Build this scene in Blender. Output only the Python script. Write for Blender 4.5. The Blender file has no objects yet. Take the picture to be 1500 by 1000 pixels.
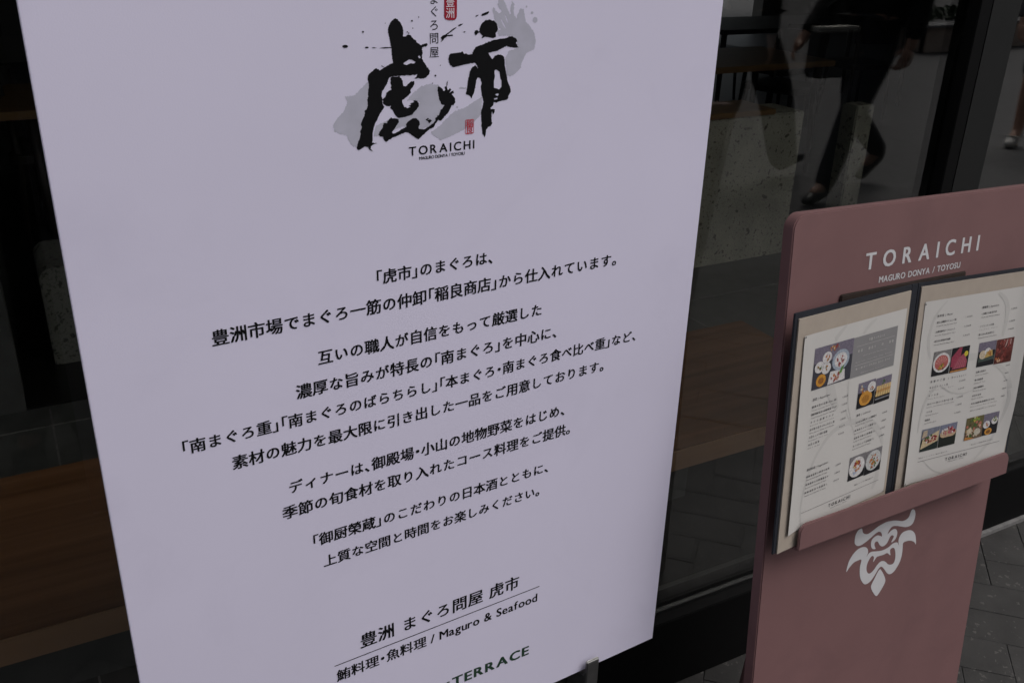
# Shopfront with a white poster board, a dusty-pink menu stand and a reflecting window
import bpy, bmesh, math, random
from mathutils import Vector, Matrix
from mathutils.geometry import tessellate_polygon
from mathutils import noise as mnoise

random.seed(7)
scene = bpy.context.scene
COL = scene.collection

# ------------------------------------------------------------------ measured data (mm)
BRUSH = [([(-49,926.7),(-46,925.3),(-43.4,922.4),(-41.2,918.4),(-40.8,914.4),(-41.1,910.4),(-39.1,909.9),(-36.2,911.4),(-33,910.9),(-30.3,907.5),(-28,906.2),(-26.6,904.1),(-22.8,901.5),(-19,902.3),(-15.7,902.8),(-15.2,901.2),(-16.7,900),(-21,899.4),(-21.5,897.3),(-20.6,894.8),(-21.4,890.8),(-21.2,888.3),(-20.2,886.6),(-16.9,882.2),(-13.1,877),(-14.2,873.7),(-18.1,870.6),(-22.9,870),(-26.7,870.7),(-30.5,870.7),(-27.6,872.8),(-26.6,874.5),(-33.3,874),(-46.5,874.2),(-52.1,874.3),(-55.8,873.6),(-57.2,871.9),(-58.8,867.7),(-61.8,864),(-64.3,860.7),(-65.1,856.9),(-64.3,854.3),(-63.9,848.1),(-62.4,846.3),(-64.9,843),(-67.9,839.7),(-70,835.1),(-72.5,831.3),(-74.7,826.2),(-75.6,821),(-76,815.7),(-76.4,813),(-71.3,812.1),(-74.7,811.5),(-77.7,810),(-78.3,807.8),(-76,804.4),(-79.8,806.6),(-80.6,809.4),(-84.4,810.2),(-87.4,808.7),(-90.3,807.4),(-92.7,808.4),(-92.9,810.2),(-91,814.4),(-89.4,817.8),(-88.2,822.1),(-88.8,824.8),(-86.5,829),(-87.5,831.7),(-86.2,835.1),(-84.2,838.4),(-82.6,841.8),(-83,844.4),(-81.1,845.1),(-79.3,849.3),(-80.2,854.1),(-78.7,857.9),(-78.8,862.2),(-77.8,866.4),(-78.1,871.5),(-78.7,874.1),(-78.4,875.2),(-77.6,877.5),(-73.9,880.2),(-70.2,882.6),(-67.5,881.8),(-65.7,880.2),(-62.9,882.4),(-59.2,883.8),(-55.4,885.6),(-52.2,886.6),(-52.9,892.4),(-53.2,898.9),(-54,903.7),(-54.7,907.7),(-55.6,911),(-56.4,914.2),(-56.3,917.3),(-55.3,920.5),(-52.9,923.9)],[[(-41.5,885.7),(-38.7,887.1),(-35.3,888.9),(-32.1,888.4),(-28.3,886.2),(-29.8,884.8),(-34,885.2),(-37.8,883.8),(-40.6,884.5)],[(-25.9,891),(-24.4,892.2),(-23,890.8),(-23,889.4),(-24.5,889.3)]]),([(-55.2,873.4),(-52.3,874.3),(-48.9,873.5),(-46,874.2),(-43.6,871.4),(-42.3,867.5),(-41.9,864.4),(-38.9,864.2),(-36.9,866.2),(-33.4,868.2),(-30,868.6),(-30,865.8),(-32.1,862.4),(-34.6,860),(-34.1,857.3),(-37.2,854.9),(-40.2,852.9),(-43.4,851.4),(-43.3,848.3),(-41.4,844.6),(-37.9,843),(-34.4,844.1),(-36.9,845.2),(-32.4,846.6),(-35.4,847.3),(-30.8,848.3),(-31.8,849.7),(-27.8,849.8),(-25.8,847.4),(-25.4,844.7),(-27.5,841.3),(-31.5,838.5),(-32.6,836.8),(-36.6,835.4),(-41.6,834.9),(-46.6,834.4),(-49.5,835.5),(-52.3,839.3),(-54.2,843),(-56.6,844.9),(-55.5,847.1),(-58.5,846.7),(-61.8,848),(-63.9,849.4),(-63.7,853.8),(-61.1,855.8),(-60,859.1),(-57.5,861.1),(-54.8,861.4),(-54.9,866.6)],[]),([(-69.6,820.4),(-68.5,823),(-65.5,825.8),(-63.9,830.6),(-60.5,830.3),(-58.4,833.6),(-55.4,835.6),(-52.5,834.5),(-47.6,833.2),(-47.7,830),(-50.7,826.7),(-53.3,823.4),(-55.3,821.3),(-54.4,819.9),(-48.9,821.2),(-42.9,824.2),(-39.8,824.9),(-40,828),(-36.7,830.9),(-32.7,832.8),(-28.1,832.4),(-25.2,829),(-24.7,826.2),(-26.3,823.7),(-25.8,821.8),(-20.7,820.9),(-14.5,823.5),(-10.4,825.9),(-7.2,828.8),(-7.7,830.7),(-3.1,834.4),(-2,837.9),(1.1,840.4),(2.7,843),(-0.9,844.2),(-3,848.8),(-4.4,855.2),(-4.9,860.6),(-3.4,861.8),(-0.3,859.8),(2.2,856.5),(3.8,857.8),(2.8,860.5),(4.8,861.3),(5.4,864.4),(6.9,866.9),(6.4,863.8),(5.4,860.8),(6.4,857.1),(9.5,859.2),(10.5,856.9),(8.4,854.8),(12.6,856.3),(13.6,854.4),(11,852.8),(14.2,849.4),(15.2,844.8),(13.1,842.2),(10.5,841.5),(8.9,838),(6.3,834.5),(2.1,831.2),(-1,827.8),(-4.1,829),(-7.3,825.6),(-9.4,822.1),(-14.6,820.3),(-20.8,815.9),(-26.5,811.6),(-32,815.1),(-38,819.7),(-43,819.3),(-49,817.6),(-56,815.5),(-61.5,812.5),(-63.4,814),(-64.8,817.7),(-68.2,818.3)],[]),([(53.4,922.3),(59,921),(62.4,917.4),(63.2,913.5),(62.1,910.4),(60.7,909.3),(61.3,905.7),(58.4,904.4),(53.7,905.3),(48.9,906.2),(44.7,905),(46.1,907.1),(43.3,909.6),(42.3,910.8),(39.5,908.6),(37.2,908.3),(36.3,910.2),(37.2,912.5),(39.5,913),(40.9,911.6),(42.3,911.9),(42.7,915.8),(45,919.1),(48.7,921.7)],[]),([(7.9,890.3),(9.3,891.7),(12.9,892.3),(16.6,892.2),(23.5,893.2),(24.4,891.4),(29.5,890.1),(33.7,890.1),(36,894.3),(37.8,896.6),(44.4,898.6),(51.9,901),(59.4,902.7),(67.1,903.5),(73.8,904),(76.6,905.5),(80.5,905.3),(85.5,902.7),(86.6,899.9),(84.6,899.2),(86.7,895.9),(88.2,894.2),(83.8,894),(80.9,894.6),(76.9,895.2),(74,896.5),(69.2,894.3),(63.5,892.2),(57.7,891.3),(52.5,890.4),(55,887.1),(57.4,884.2),(59.7,886.8),(63.6,888.4),(67.4,888.2),(70.9,885.9),(71.9,882.2),(72.6,874.9),(74.2,869.1),(76.2,860.8),(79.4,855.5),(80.2,850.2),(77.8,847.3),(76.7,843.2),(70.5,842.4),(65.6,841.5),(63.1,840.6),(60.1,841.9),(59.5,838.3),(55.9,836),(57.8,831.1),(57.3,824.9),(58.6,820.1),(56.9,817.1),(53.8,816.8),(51.4,813.9),(50.9,808.6),(49.7,806.4),(47.2,810),(46.1,816.4),(45.3,825.9),(44.8,832.2),(46.2,836.2),(47.9,843.3),(46,848.6),(44.7,856.8),(45.2,861.8),(43.4,866.5),(41,867.6),(39.2,865.2),(38.1,858.3),(36.4,852.3),(33.5,847.4),(31.7,850.1),(27.2,851.9),(28.6,858.9),(29.8,866.8),(31.5,873.7),(34.4,878),(37.9,879.3),(40.3,876.2),(40.9,877.1),(38.4,881.2),(37,881.9),(33.3,881.5),(24.9,880.8),(18.4,879.6),(12.9,878.9),(9.7,880.8),(7.9,884.1),(7.4,887.2)],[[(60,872.5),(61.8,873.9),(66.1,871.6),(67.5,864.5),(68.8,862.3),(68.9,856.2),(65.9,853.8),(62.8,855.1),(60,855.8),(59.6,861.9),(60.8,866.9)],[(61.1,849),(64.2,850.1),(66,849.2),(64.2,847.2)],[(60,845.3),(64.3,845.7),(64.3,844.1),(60.6,843.9)]]),([(44,926.5),(44.9,927.8),(48.6,929),(52.5,930),(53,929.2),(51.4,927.6),(47.7,926.2),(44.9,925.9)],[]),([(37.3,925.5),(38,926.5),(40.7,927.1),(40.3,926.2),(38.2,925.4)],[]),([(-1.5,903),(0.3,905.2),(-1,907.5),(1.2,909.3),(3.9,910),(8.4,912.5),(12.9,915.3),(16.5,916.7),(15.6,915.6),(11.1,912.7),(5.7,909.5),(12,909.7),(12.5,908.5),(6.6,908.4),(3,906.6),(1.7,904.8)],[]),([(17.9,917.8),(20.2,919),(24,919.5),(21.1,917.7),(18.8,917.2)],[]),([(23.8,911.5),(25.2,912.3),(26.6,911.8),(25.2,911.1)],[]),([(-66.3,900.7),(-60.4,901.3),(-53.6,901),(-53.6,900.4),(-60.5,900.2)],[]),([(-73.5,901.4),(-71.2,901.8),(-68.3,901),(-71.3,900.8)],[]),([(-64.6,884.7),(-63.5,884.8),(-62.6,883.8),(-61,884.5),(-62.4,883.3),(-63.7,883.9)],[]),([(-18.5,830.2),(-15.9,831.8),(-14.4,831),(-17,829.7),(-13.4,830.3),(-11.4,828.7),(-14.5,826.3),(-16,828.7)],[]),([(55.9,834.4),(59,834.7),(61.4,834),(60.9,830.9),(59.1,828.9),(58.4,832.1),(57,831.2)],[]),([(-97,903.7),(-97.3,903.1),(-98.1,902.7),(-99.3,902.5),(-100.5,902.6),(-101.7,902.9),(-102.4,903.4),(-102.7,904),(-102.4,904.5),(-101.6,904.9),(-100.4,905.1),(-99.1,905.1),(-98,904.8),(-97.2,904.3)],[]),([(-76.6,901.8),(-76.8,901.5),(-77.3,901.3),(-78,901.2),(-78.8,901.2),(-79.5,901.4),(-80,901.6),(-80.2,902),(-80,902.3),(-79.5,902.5),(-78.8,902.6),(-78,902.6),(-77.3,902.4),(-76.8,902.1)],[]),([(-80.7,915.8),(-81,915.2),(-81.7,915),(-82.4,915.3),(-82.7,915.9),(-82.4,916.5),(-81.7,916.7),(-81,916.4)],[]),([(-30.6,923.9),(-30.9,923.3),(-31.5,923.1),(-32.2,923.4),(-32.5,924),(-32.2,924.5),(-31.5,924.7),(-30.9,924.5)],[]),([(-23.7,926.9),(-23.9,926.6),(-24.4,926.4),(-24.9,926.6),(-25,927),(-24.8,927.4),(-24.4,927.5),(-23.9,927.3)],[]),([(-30.3,917.2),(-30.4,916.8),(-30.8,916.7),(-31.2,916.9),(-31.4,917.2),(-31.2,917.5),(-30.8,917.7),(-30.4,917.5)],[]),([(-36,914),(-36.2,913.6),(-36.7,913.5),(-37.1,913.7),(-37.3,914.1),(-37.1,914.5),(-36.6,914.6),(-36.2,914.4)],[]),([(-34.5,912.8),(-34.7,912.5),(-35.1,912.3),(-35.6,912.5),(-35.8,912.9),(-35.6,913.3),(-35.1,913.4),(-34.6,913.2)],[]),([(-34.9,911.1),(-35.1,910.6),(-35.6,910.5),(-36.1,910.7),(-36.3,911.1),(-36.1,911.6),(-35.6,911.8),(-35.1,911.6)],[]),([(-6.1,872),(-6.4,871.4),(-7.2,871.2),(-7.9,871.5),(-8.2,872.2),(-7.9,872.8),(-7.2,873),(-6.4,872.7)],[]),([(-9.8,865),(-10,864.6),(-10.4,864.5),(-10.8,864.7),(-11,865),(-10.8,865.4),(-10.4,865.5),(-9.9,865.3)],[]),([(-58.6,922.6),(-58.8,922.4),(-59.1,922.2),(-59.4,922.4),(-59.5,922.7),(-59.4,922.9),(-59.1,923),(-58.7,922.9)],[]),([(-1,881.5),(-1.2,881.2),(-1.6,881),(-2,881.2),(-2.2,881.6),(-2,881.9),(-1.6,882),(-1.2,881.9)],[])]
WASH = [([(-78.6,870.8),(-87.6,863.6),(-92.1,859.2),(-102.4,858.7),(-100.1,853.5),(-103.9,845.8),(-111.1,839.3),(-115.3,833.3),(-114.6,827.6),(-109.3,824.7),(-102.5,823.3),(-100.2,816.6),(-96.1,810.9),(-89,810.5),(-80.9,835.9),(-74.7,857.9)],[]),([(-38.2,850.4),(-31.6,857.3),(-23.2,862.7),(-12.9,864.6),(-3.5,862.7),(2.1,852.4),(6.9,840.3),(-1.8,830.9),(-13.4,823.5),(-28.6,819.8),(-43.3,826.1),(-70.9,818.7),(-74.5,819),(-72.3,828.7),(-57.7,834),(-48.6,834.8),(-28.2,841.4),(-24.3,847.7),(-28,850.5)],[]),([(-9.6,818.9),(-13.4,817.5),(-2,808.4),(9.7,811.1),(23.6,815.9),(35.5,822.6),(45.4,830.4),(46.2,847.5),(38.3,844.7),(27.4,839.1),(13.7,835.6),(4,828.7),(-1.9,823.3)],[]),([(63.3,940.4),(62.5,935.7),(67.5,929.1),(63.6,927.7),(57.6,934.2),(56.7,931.1),(58.8,923),(61.9,916.4),(67,912.2),(62,911.6),(64.1,906.6),(78.2,906),(86.5,900.7),(87.7,894),(76.6,891.2),(72.7,884.7),(75.2,867.7),(79.3,865.8),(85.4,868.8),(91.5,873.6),(92.3,878.6),(98.2,888.5),(107.5,891.4),(108.8,899.8),(106.8,908.2),(100.3,915.1),(96.1,918.5),(94.9,923.5),(93.6,930),(89.5,931.8),(86.6,927),(84.7,922.2),(81.6,926.3),(81.7,936.8),(79.2,939.3),(77.8,932.9),(77.6,926.4),(74.5,930.6),(71.3,937.1),(67.2,942.2)],[[(65.7,922.8),(68.1,921.4),(71.5,916.1),(72.3,912.8),(69.5,916.2)],[(70.6,926.6),(72.6,925),(75.4,918.4),(73.8,919.3)]]),([(110.2,920),(110,918.8),(109.2,917.9),(108.1,917.4),(106.8,917.4),(105.6,918),(104.8,919),(104.4,920.2),(104.7,921.4),(105.4,922.4),(106.6,922.9),(107.8,922.8),(109,922.3),(109.9,921.3)],[]),([(105,927.1),(104.8,926.5),(104.4,926.1),(103.7,925.9),(103,925.9),(102.3,926.2),(101.9,926.6),(101.7,927.2),(101.8,927.8),(102.2,928.2),(102.9,928.4),(103.6,928.4),(104.3,928.1),(104.8,927.7)],[]),([(97.5,933.2),(97.5,932.8),(97.2,932.4),(96.8,932.2),(96.3,932.3),(95.9,932.5),(95.6,932.8),(95.5,933.2),(95.6,933.6),(95.9,934),(96.3,934.2),(96.7,934.1),(97.1,933.9),(97.4,933.6)],[]),([(27.7,857.8),(27.3,857.4),(26.1,857.2),(24.3,857.2),(22.4,857.3),(20.7,857.6),(19.5,858),(19.1,858.4),(19.5,858.7),(20.7,858.9),(22.4,859),(24.3,858.8),(26.1,858.5),(27.3,858.2)],[]),([(18.4,839.8),(18.2,839.3),(17.9,839),(17.4,838.8),(16.9,838.9),(16.5,839.1),(16.1,839.5),(16,840),(16.1,840.4),(16.5,840.7),(16.9,840.9),(17.4,840.8),(17.9,840.6),(18.2,840.2)],[])]
LABEL = [(3,949.4),(2.9,926.3),(4,924.3),(6.6,923.2),(13.3,923),(15.6,923.9),(16.7,926.2),(16.8,949.2)]
STAMP = [(26.5,826.5),(36.5,825.6),(36.6,811.7),(26.6,812.6)]
LINES = [('「虎市」のまぐろは、',-78.8,675.7,64.2,672),('豊洲市場でまぐろ一筋の仲卸「稲良商店」から仕入れています。',-249.7,642.3,238.1,643.1),('互いの職人が自信をもって厳選した',-145.6,598.8,131.7,597.5),('濃厚な旨みが特長の「南まぐろ」を中心に、',-171.2,567.4,155.4,562.7),('「南まぐろ重」「南まぐろのばらちらし」「本まぐろ・南まぐろ食べ比べ重」など、',-290.9,536.1,278.9,531),('素材の魅力を最大限に引き出した一品をご用意しております。',-243.5,505.3,230.5,499.5),('ディナーは、御殿場・小山の地物野菜をはじめ、',-188.2,457.9,173.5,451),('季節の旬食材を取り入れたコース料理をご提供。',-196.5,427.7,183.7,421.6),('「御厨榮蔵」のこだわりの日本酒とともに、',-166.5,381.1,152.7,373.2),('上質な空間と時間をお楽しみください。',-154.8,349.6,140.5,341),('豊洲 まぐろ問屋 虎市',-116.1,215.3,112.5,206),('鮪料理・魚料理 / Maguro & Seafood',-148.2,174.7,143.9,168.9),('TORAICHI',-37.2,800.6,37.3,800.7),('MAGURO DONYA / TOYOSU',-26,792.5,26.1,792.3),('TERRACE',11.6,89.8,130.7,80)]
RULE = ((-149.8,189.4),(145.2,189.3))
VERT = [('ま',-8.2,942.9),('ぐ',-7.9,931.6),('ろ',-8,919.4),('問',-8.2,907.2),('屋',-8.1,894.3)]
VLAB = [('豊',9.4,939.8),('洲',9.4,929.7)]
STAND = [[0.99773,0.05152,-0.04332],[-0.0563,0.99147,-0.11754],[0.03689,0.11971,0.99212],[1.09208,0.72084,0.00037]]
EMBLEM = [([(-58.2,681.4),(-56,675.4),(-51.9,671.2),(-44.6,668.4),(-36.7,669.1),(-25.9,672.8),(-14.8,675.7),(-1,677.1),(13.5,675.3),(25.9,672.2),(38.8,667.8),(48.5,667.7),(55.1,671.2),(57.3,678.5),(60.3,682),(64.1,681.5),(67.9,678.2),(70.8,671.3),(70.3,662.6),(66.8,655.6),(59.9,653.1),(49.9,654.1),(38.2,658.3),(25.3,663.1),(15.4,664.7),(9.1,660.4),(6,654.3),(7.8,654.6),(14.3,658),(21.3,658.7),(26.5,656.3),(30,650.9),(30.1,643.9),(26.4,637.9),(18.4,635.8),(21,641.2),(22.6,645.1),(18.4,648.6),(13.8,647.7),(10.2,641.7),(6.3,636.7),(-1.6,634.6),(-9.4,638.6),(-15.4,646.5),(-19.3,648.5),(-23.2,647),(-22.8,641.7),(-19.3,635.5),(-26.7,637.6),(-31.3,644.2),(-31.7,653),(-26.7,657.6),(-18.8,658.8),(-11.2,655.7),(-7.4,653.7),(-9.7,660.5),(-16.3,664.6),(-25.4,663.2),(-37.1,658),(-47.9,654.3),(-56.8,652.5),(-64.9,654.1),(-71,659.3),(-72.4,665.7),(-71.7,674.8),(-67.1,681.1),(-61.7,682.4)],[]),([(-83.2,614),(-82.4,623.3),(-79.5,632.7),(-72.9,641),(-63.7,646.9),(-53.8,648.2),(-45.5,646.3),(-38.9,641.2),(-36.6,633.6),(-39.2,627.1),(-34.9,631.4),(-28.2,632.9),(-16.1,630.1),(-1.5,627.5),(12.5,628.7),(21.5,632.2),(29.8,632.4),(35.1,630),(38.7,624),(36.2,633.3),(37.9,640.7),(44.2,646),(55.1,646.5),(65.4,643.9),(74.1,637.5),(79.5,628.8),(83.4,613.2),(77.7,619.4),(68,624.4),(57.7,626.6),(49.3,625.9),(49.4,618.7),(50.2,605.9),(48.1,593.9),(42.4,584.8),(35.2,578),(27,576),(19.1,579.7),(11.6,588),(4.2,595.7),(-0.9,597.8),(-6.2,594.5),(-13,585.9),(-20.1,579.2),(-27.8,576.3),(-34.9,577.2),(-41.8,583.4),(-48.1,593.4),(-51.1,604.9),(-51.8,615.6),(-50.5,625.6),(-59.3,626.9),(-68.2,625.8),(-77.4,620)],[[(-23.2,624),(-27.8,624),(-33.6,617),(-35.7,608.9),(-34.4,601.4),(-29.8,595.1),(-23.8,593.7),(-16.2,597.6),(-10.2,603.7),(-2.7,607.6),(4.6,606.6),(11.4,602.4),(17.1,597.1),(25,593.8),(32,595.2),(34,603.6),(31.9,614.9),(28.1,622.3),(22.8,624.7),(18.3,623.4),(18.4,619),(20.4,612.2),(14.8,616.5),(10.7,619.1),(2.5,618.4),(-9.5,619.4),(-14.1,619),(-20.1,612.9),(-20.9,614.9),(-20.1,619.9)]]),([(-1.4,593.8),(2.9,589.8),(9.1,581.6),(15.5,570.6),(15.9,564.1),(11.2,556.5),(5.3,549.4),(0.1,545.1),(-3.8,546.5),(-11.1,554.7),(-17.6,565),(-17.5,571.2),(-12,580.2),(-6.5,589.2)],[])]
SLINES = [('TORAICHI',-121.6,1106,129.9,1106.6),('MAGURO DONYA / TOYOSU',-89.1,1077.5,92.4,1076.6)]
PAGEL = (-284.3,30,-24.9,8)
PAGER = (-10.9,8,248.4,30)
CAM_AXES = [[0.88199,-0.470584,0.0254],[0.175203,0.377453,0.909304],[-0.437491,-0.797546,0.415357]]
# poster base [0.39200034 0.87300812 0.        ]
MOTIF_LEFT = [([(52.2, 748.8), (47.7, 779.8), (52.6, 807.5), (62.0, 833.8), (75.2, 854.9), (99.2, 875.4), (132.0, 882.8), (171.2, 877.5), (203.7, 862.2), (222.8, 842.4), (230.7, 825.2)], [2, 3, 4, 4.5, 5, 7, 8, 10, 11, 9, 5]),
    ([(226.6, 788.7), (224.9, 771.3), (217.2, 757.8)], [9, 10, 5]),
    ([(128.5, 903.1), (137.2, 888.7), (149.9, 871.1), (163.9, 846.6)], [1.2, 1.2, 1.4, 1]),
    ([(109.8, 1031.0), (96.9, 1022.6), (86.5, 1013.8)], [3, 7, 8]),
    ([(177.2, 1028.0), (163.2, 1021.8), (150.1, 1011.5)], [3, 6, 4]),
    ([(81.6, 957.5), (89.2, 940.1), (99.2, 923.6), (108.4, 911.8)], [16, 18, 14, 5]),
    ([(126.8, 948.0), (129.1, 928.2), (134.5, 904.2), (146.4, 879.9)], [1.2, 1.4, 1.4, 1.2])]
MOTIF_RIGHT = [([(61.7, 1031.3), (48.8, 1020.4), (38.8, 1006.1), (33.8, 987.9), (33.8, 967.4), (42.1, 943.9)], [2, 4, 5, 5, 6, 3]),
    ([(172.7, 1030.3), (189.0, 1019.5), (198.5, 1003.8), (200.0, 982.3), (197.5, 957.8)], [5, 8, 9, 8, 4]),
    ([(104.9, 936.2), (125.3, 934.9), (147.3, 933.3)], [10, 12, 10]),
    ([(187.1, 915.7), (208.7, 904.0), (224.4, 887.8), (232.8, 867.4)], [5, 9, 10, 7]),
    ([(231.3, 865.4), (233.8, 849.2), (228.8, 823.7), (212.8, 787.5), (192.9, 768.1), (176.5, 755.2)], [5, 6, 6, 6, 6, 3]),
    ([(65.0, 899.2), (46.7, 880.8), (38.6, 854.0), (36.8, 827.5)], [6, 5, 4, 2]),
    ([(57.0, 777.6), (81.0, 757.0), (113.3, 743.2), (145.8, 743.5)], [0.8, 1.2, 1.2, 0.8]),
    ([(71.8, 898.1), (94.5, 884.4), (123.2, 876.3), (150.2, 878.7)], [1.5, 2, 2, 1])]

# ------------------------------------------------------------------ camera
cam_d = bpy.data.cameras.new('camera')
cam = bpy.data.objects.new('camera', cam_d)
COL.objects.link(cam)
cam_d.sensor_width = 36.0
cam_d.lens = 36.0 * 1390.0 / 1500.0
cam_d.clip_start = 0.02
cam_d.clip_end = 500.0
ax = CAM_AXES
cam.matrix_world = Matrix(((ax[0][0], ax[1][0], ax[2][0], 0.0),
                           (ax[0][1], ax[1][1], ax[2][1], 0.0),
                           (ax[0][2], ax[1][2], ax[2][2], 1.53),
                           (0, 0, 0, 1)))
scene.camera = cam

# ------------------------------------------------------------------ light
SUN_EL, SUN_AZ = math.radians(58), math.radians(38)       # azimuth from -Y (street side) towards +X
world = bpy.data.worlds.new('World')
scene.world = world
world.use_nodes = True
wn = world.node_tree
bg = wn.nodes['Background']
sky = wn.nodes.new('ShaderNodeTexSky')
sky.sky_type = 'NISHITA'
sky.sun_disc = False
sky.sun_elevation = SUN_EL
sky.sun_rotation = math.pi - SUN_AZ
sky.air_density = 1.0
sky.dust_density = 6.0
sky.ozone_density = 1.0
hs = wn.nodes.new('ShaderNodeHueSaturation')
hs.inputs['Saturation'].default_value = 0.35              # overcast, nearly grey sky
wn.links.new(sky.outputs['Color'], hs.inputs['Color'])
wn.links.new(hs.outputs['Color'], bg.inputs['Color'])
bg.inputs['Strength'].default_value = 0.1
sun_d = bpy.data.lights.new('sun', 'SUN')
sun_d.energy = 0.6
sun_d.angle = math.radians(30)
sun_d.color = (1.0, 0.97, 0.93)
sun = bpy.data.objects.new('sun', sun_d)
COL.objects.link(sun)
sv = Vector((math.sin(SUN_AZ) * math.cos(SUN_EL), -math.cos(SUN_AZ) * math.cos(SUN_EL), math.sin(SUN_EL)))
sun.rotation_euler = sv.to_track_quat('Z', 'Y').to_euler()
sun.location = (4, -8, 12)
scene.view_settings.view_transform = 'Standard'
scene.view_settings.look = 'None'
scene.view_settings.gamma = 1.0
scene.view_settings.exposure = EXPOSURE = 0.22
scene.cycles.max_bounces = 10
scene.cycles.transparent_max_bounces = 16
scene.cycles.sample_clamp_indirect = 4.0

# ------------------------------------------------------------------ helpers
class MB:
    """collects boxes, outlines and tubes; build() links them as one mesh object"""
    def __init__(s):
        s.v, s.f, s.c = [], [], []

    def add(s, vs, fs, col=None):
        o = len(s.v)
        s.v += [tuple(p) for p in vs]
        s.f += [tuple(i + o for i in f) for f in fs]
        s.c += [col] * len(fs)

    def box(s, x0, x1, y0, y1, z0, z1, col=None):
        vs = [(x, y, z) for z in (z0, z1) for y in (y0, y1) for x in (x0, x1)]
        s.add(vs, [(0, 2, 3, 1), (4, 5, 7, 6), (0, 1, 5, 4), (2, 6, 7, 3), (0, 4, 6, 2), (1, 3, 7, 5)], col)

    def flat(s, outline, holes=(), y=0.0, col=None, k=0.001):
        """filled outline in the x-z plane, facing -y"""
        loops = [[Vector((p[0] * k, p[1] * k, 0)) for p in L] for L in [outline] + list(holes)]
        tris = tessellate_polygon(loops)
        pts = [p for L in loops for p in L]
        fs = []
        for t in tris:
            a, b, c = (pts[i] for i in t)
            cr = (b - a).cross(c - a).z
            if abs(cr) < 1e-14:
                continue
            fs.append(t if cr > 0 else t[::-1])
        s.add([(p.x, y, p.y) for p in pts], fs, col)

    def prism(s, outline, y0, y1, k=0.001, col=None):
        """outline in x-z, extruded from y0 (front) to y1 (back)"""
        n = len(outline)
        area = sum(outline[i][0] * outline[(i + 1) % n][1] - outline[(i + 1) % n][0] * outline[i][1] for i in range(n))
        L = list(outline) if area > 0 else list(outline)[::-1]
        fr = [(p[0] * k, y0, p[1] * k) for p in L]
        bk = [(p[0] * k, y1, p[1] * k) for p in L]
        fs = [tuple(range(n)), tuple(range(2 * n - 1, n - 1, -1))]
        fs += [(i, i + n, (i + 1) % n + n, (i + 1) % n) for i in range(n)]
        s.add(fr + bk, fs, col)

    def tube(s, pts, r, seg=12, col=None):
        pts = [Vector(p) for p in pts]
        rs = r if isinstance(r, (list, tuple)) else [r] * len(pts)
        rings = []
        for i, p in enumerate(pts):
            d = (pts[min(i + 1, len(pts) - 1)] - pts[max(i - 1, 0)]).normalized()
            a = d.orthogonal().normalized()
            if abs(d.z) < 0.9:
                a = d.cross(Vector((0, 0, 1))).normalized()
            b = d.cross(a)
            rings.append([p + (a * math.cos(t) + b * math.sin(t)) * rs[i] for t in [2 * math.pi * j / seg for j in range(seg)]])
        vs = [q for R in rings for q in R]
        fs = []
        for i in range(len(pts) - 1):
            for j in range(seg):
                k2 = (j + 1) % seg
                fs.append((i * seg + j, i * seg + k2, (i + 1) * seg + k2, (i + 1) * seg + j))
        fs.append(tuple(range(seg - 1, -1, -1)))
        fs.append(tuple(range((len(pts) - 1) * seg, len(pts) * seg)))
        s.add(vs, fs, col)

    def build(s, name, mat, parent=None, bevel=0.0, smooth=False, deform=None, dim=1.0):
        me = bpy.data.meshes.new(name)
        vs = [deform(*p) for p in s.v] if deform else s.v
        me.from_pydata(vs, [], s.f)
        me.materials.append(mat)
        if any(c is not None for c in s.c):
            at = me.color_attributes.new('Tint', 'FLOAT_COLOR', 'CORNER')
            for poly in me.polygons:
                c = s.c[poly.index] or (0.5, 0.5, 0.5)
                for li in poly.loop_indices:
                    at.data[li].color = (c[0] * dim, c[1] * dim, c[2] * dim, 1)
        me.update()
        if bevel > 0:
            bm = bmesh.new()
            bm.from_mesh(me)
            bmesh.ops.recalc_face_normals(bm, faces=bm.faces)
            bmesh.ops.bevel(bm, geom=[e for e in bm.edges if e.is_manifold and e.calc_face_angle(0) > 0.6],
                            offset=bevel, segments=2, affect='EDGES', clamp_overlap=True)
            bm.to_mesh(me)
            bm.free()
        if smooth:
            me.polygons.foreach_set('use_smooth', [True] * len(me.polygons))
        o = bpy.data.objects.new(name, me)
        COL.objects.link(o)
        if parent:
            o.parent = parent
        return o


def thing(name, label, cat, loc=(0, 0, 0), rotz=0.0, group=None):
    o = bpy.data.objects.new(name, None)
    o.empty_display_size = 0.1
    COL.objects.link(o)
    o.location = loc
    o.rotation_euler = (0, 0, rotz)
    return tag(o, label, cat, group)


def tag(o, label, cat, group=None):
    o['label'] = label
    o['category'] = cat
    if group:
        o['group'] = group
    return o


def struct(o, kind='structure'):
    o['kind'] = kind
    return o


def copy_thing(o, loc, rotz, label, group=None):
    r = o.copy()
    COL.objects.link(r)
    r.location = loc
    r.rotation_euler = (0, 0, rotz)
    tag(r, label, o['category'], group or o.get('group'))
    for ch in list(o.children):
        c = ch.copy()
        COL.objects.link(c)
        c.parent = r
        for g in list(ch.children):
            d = g.copy()
            COL.objects.link(d)
            d.parent = c
    return r


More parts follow.
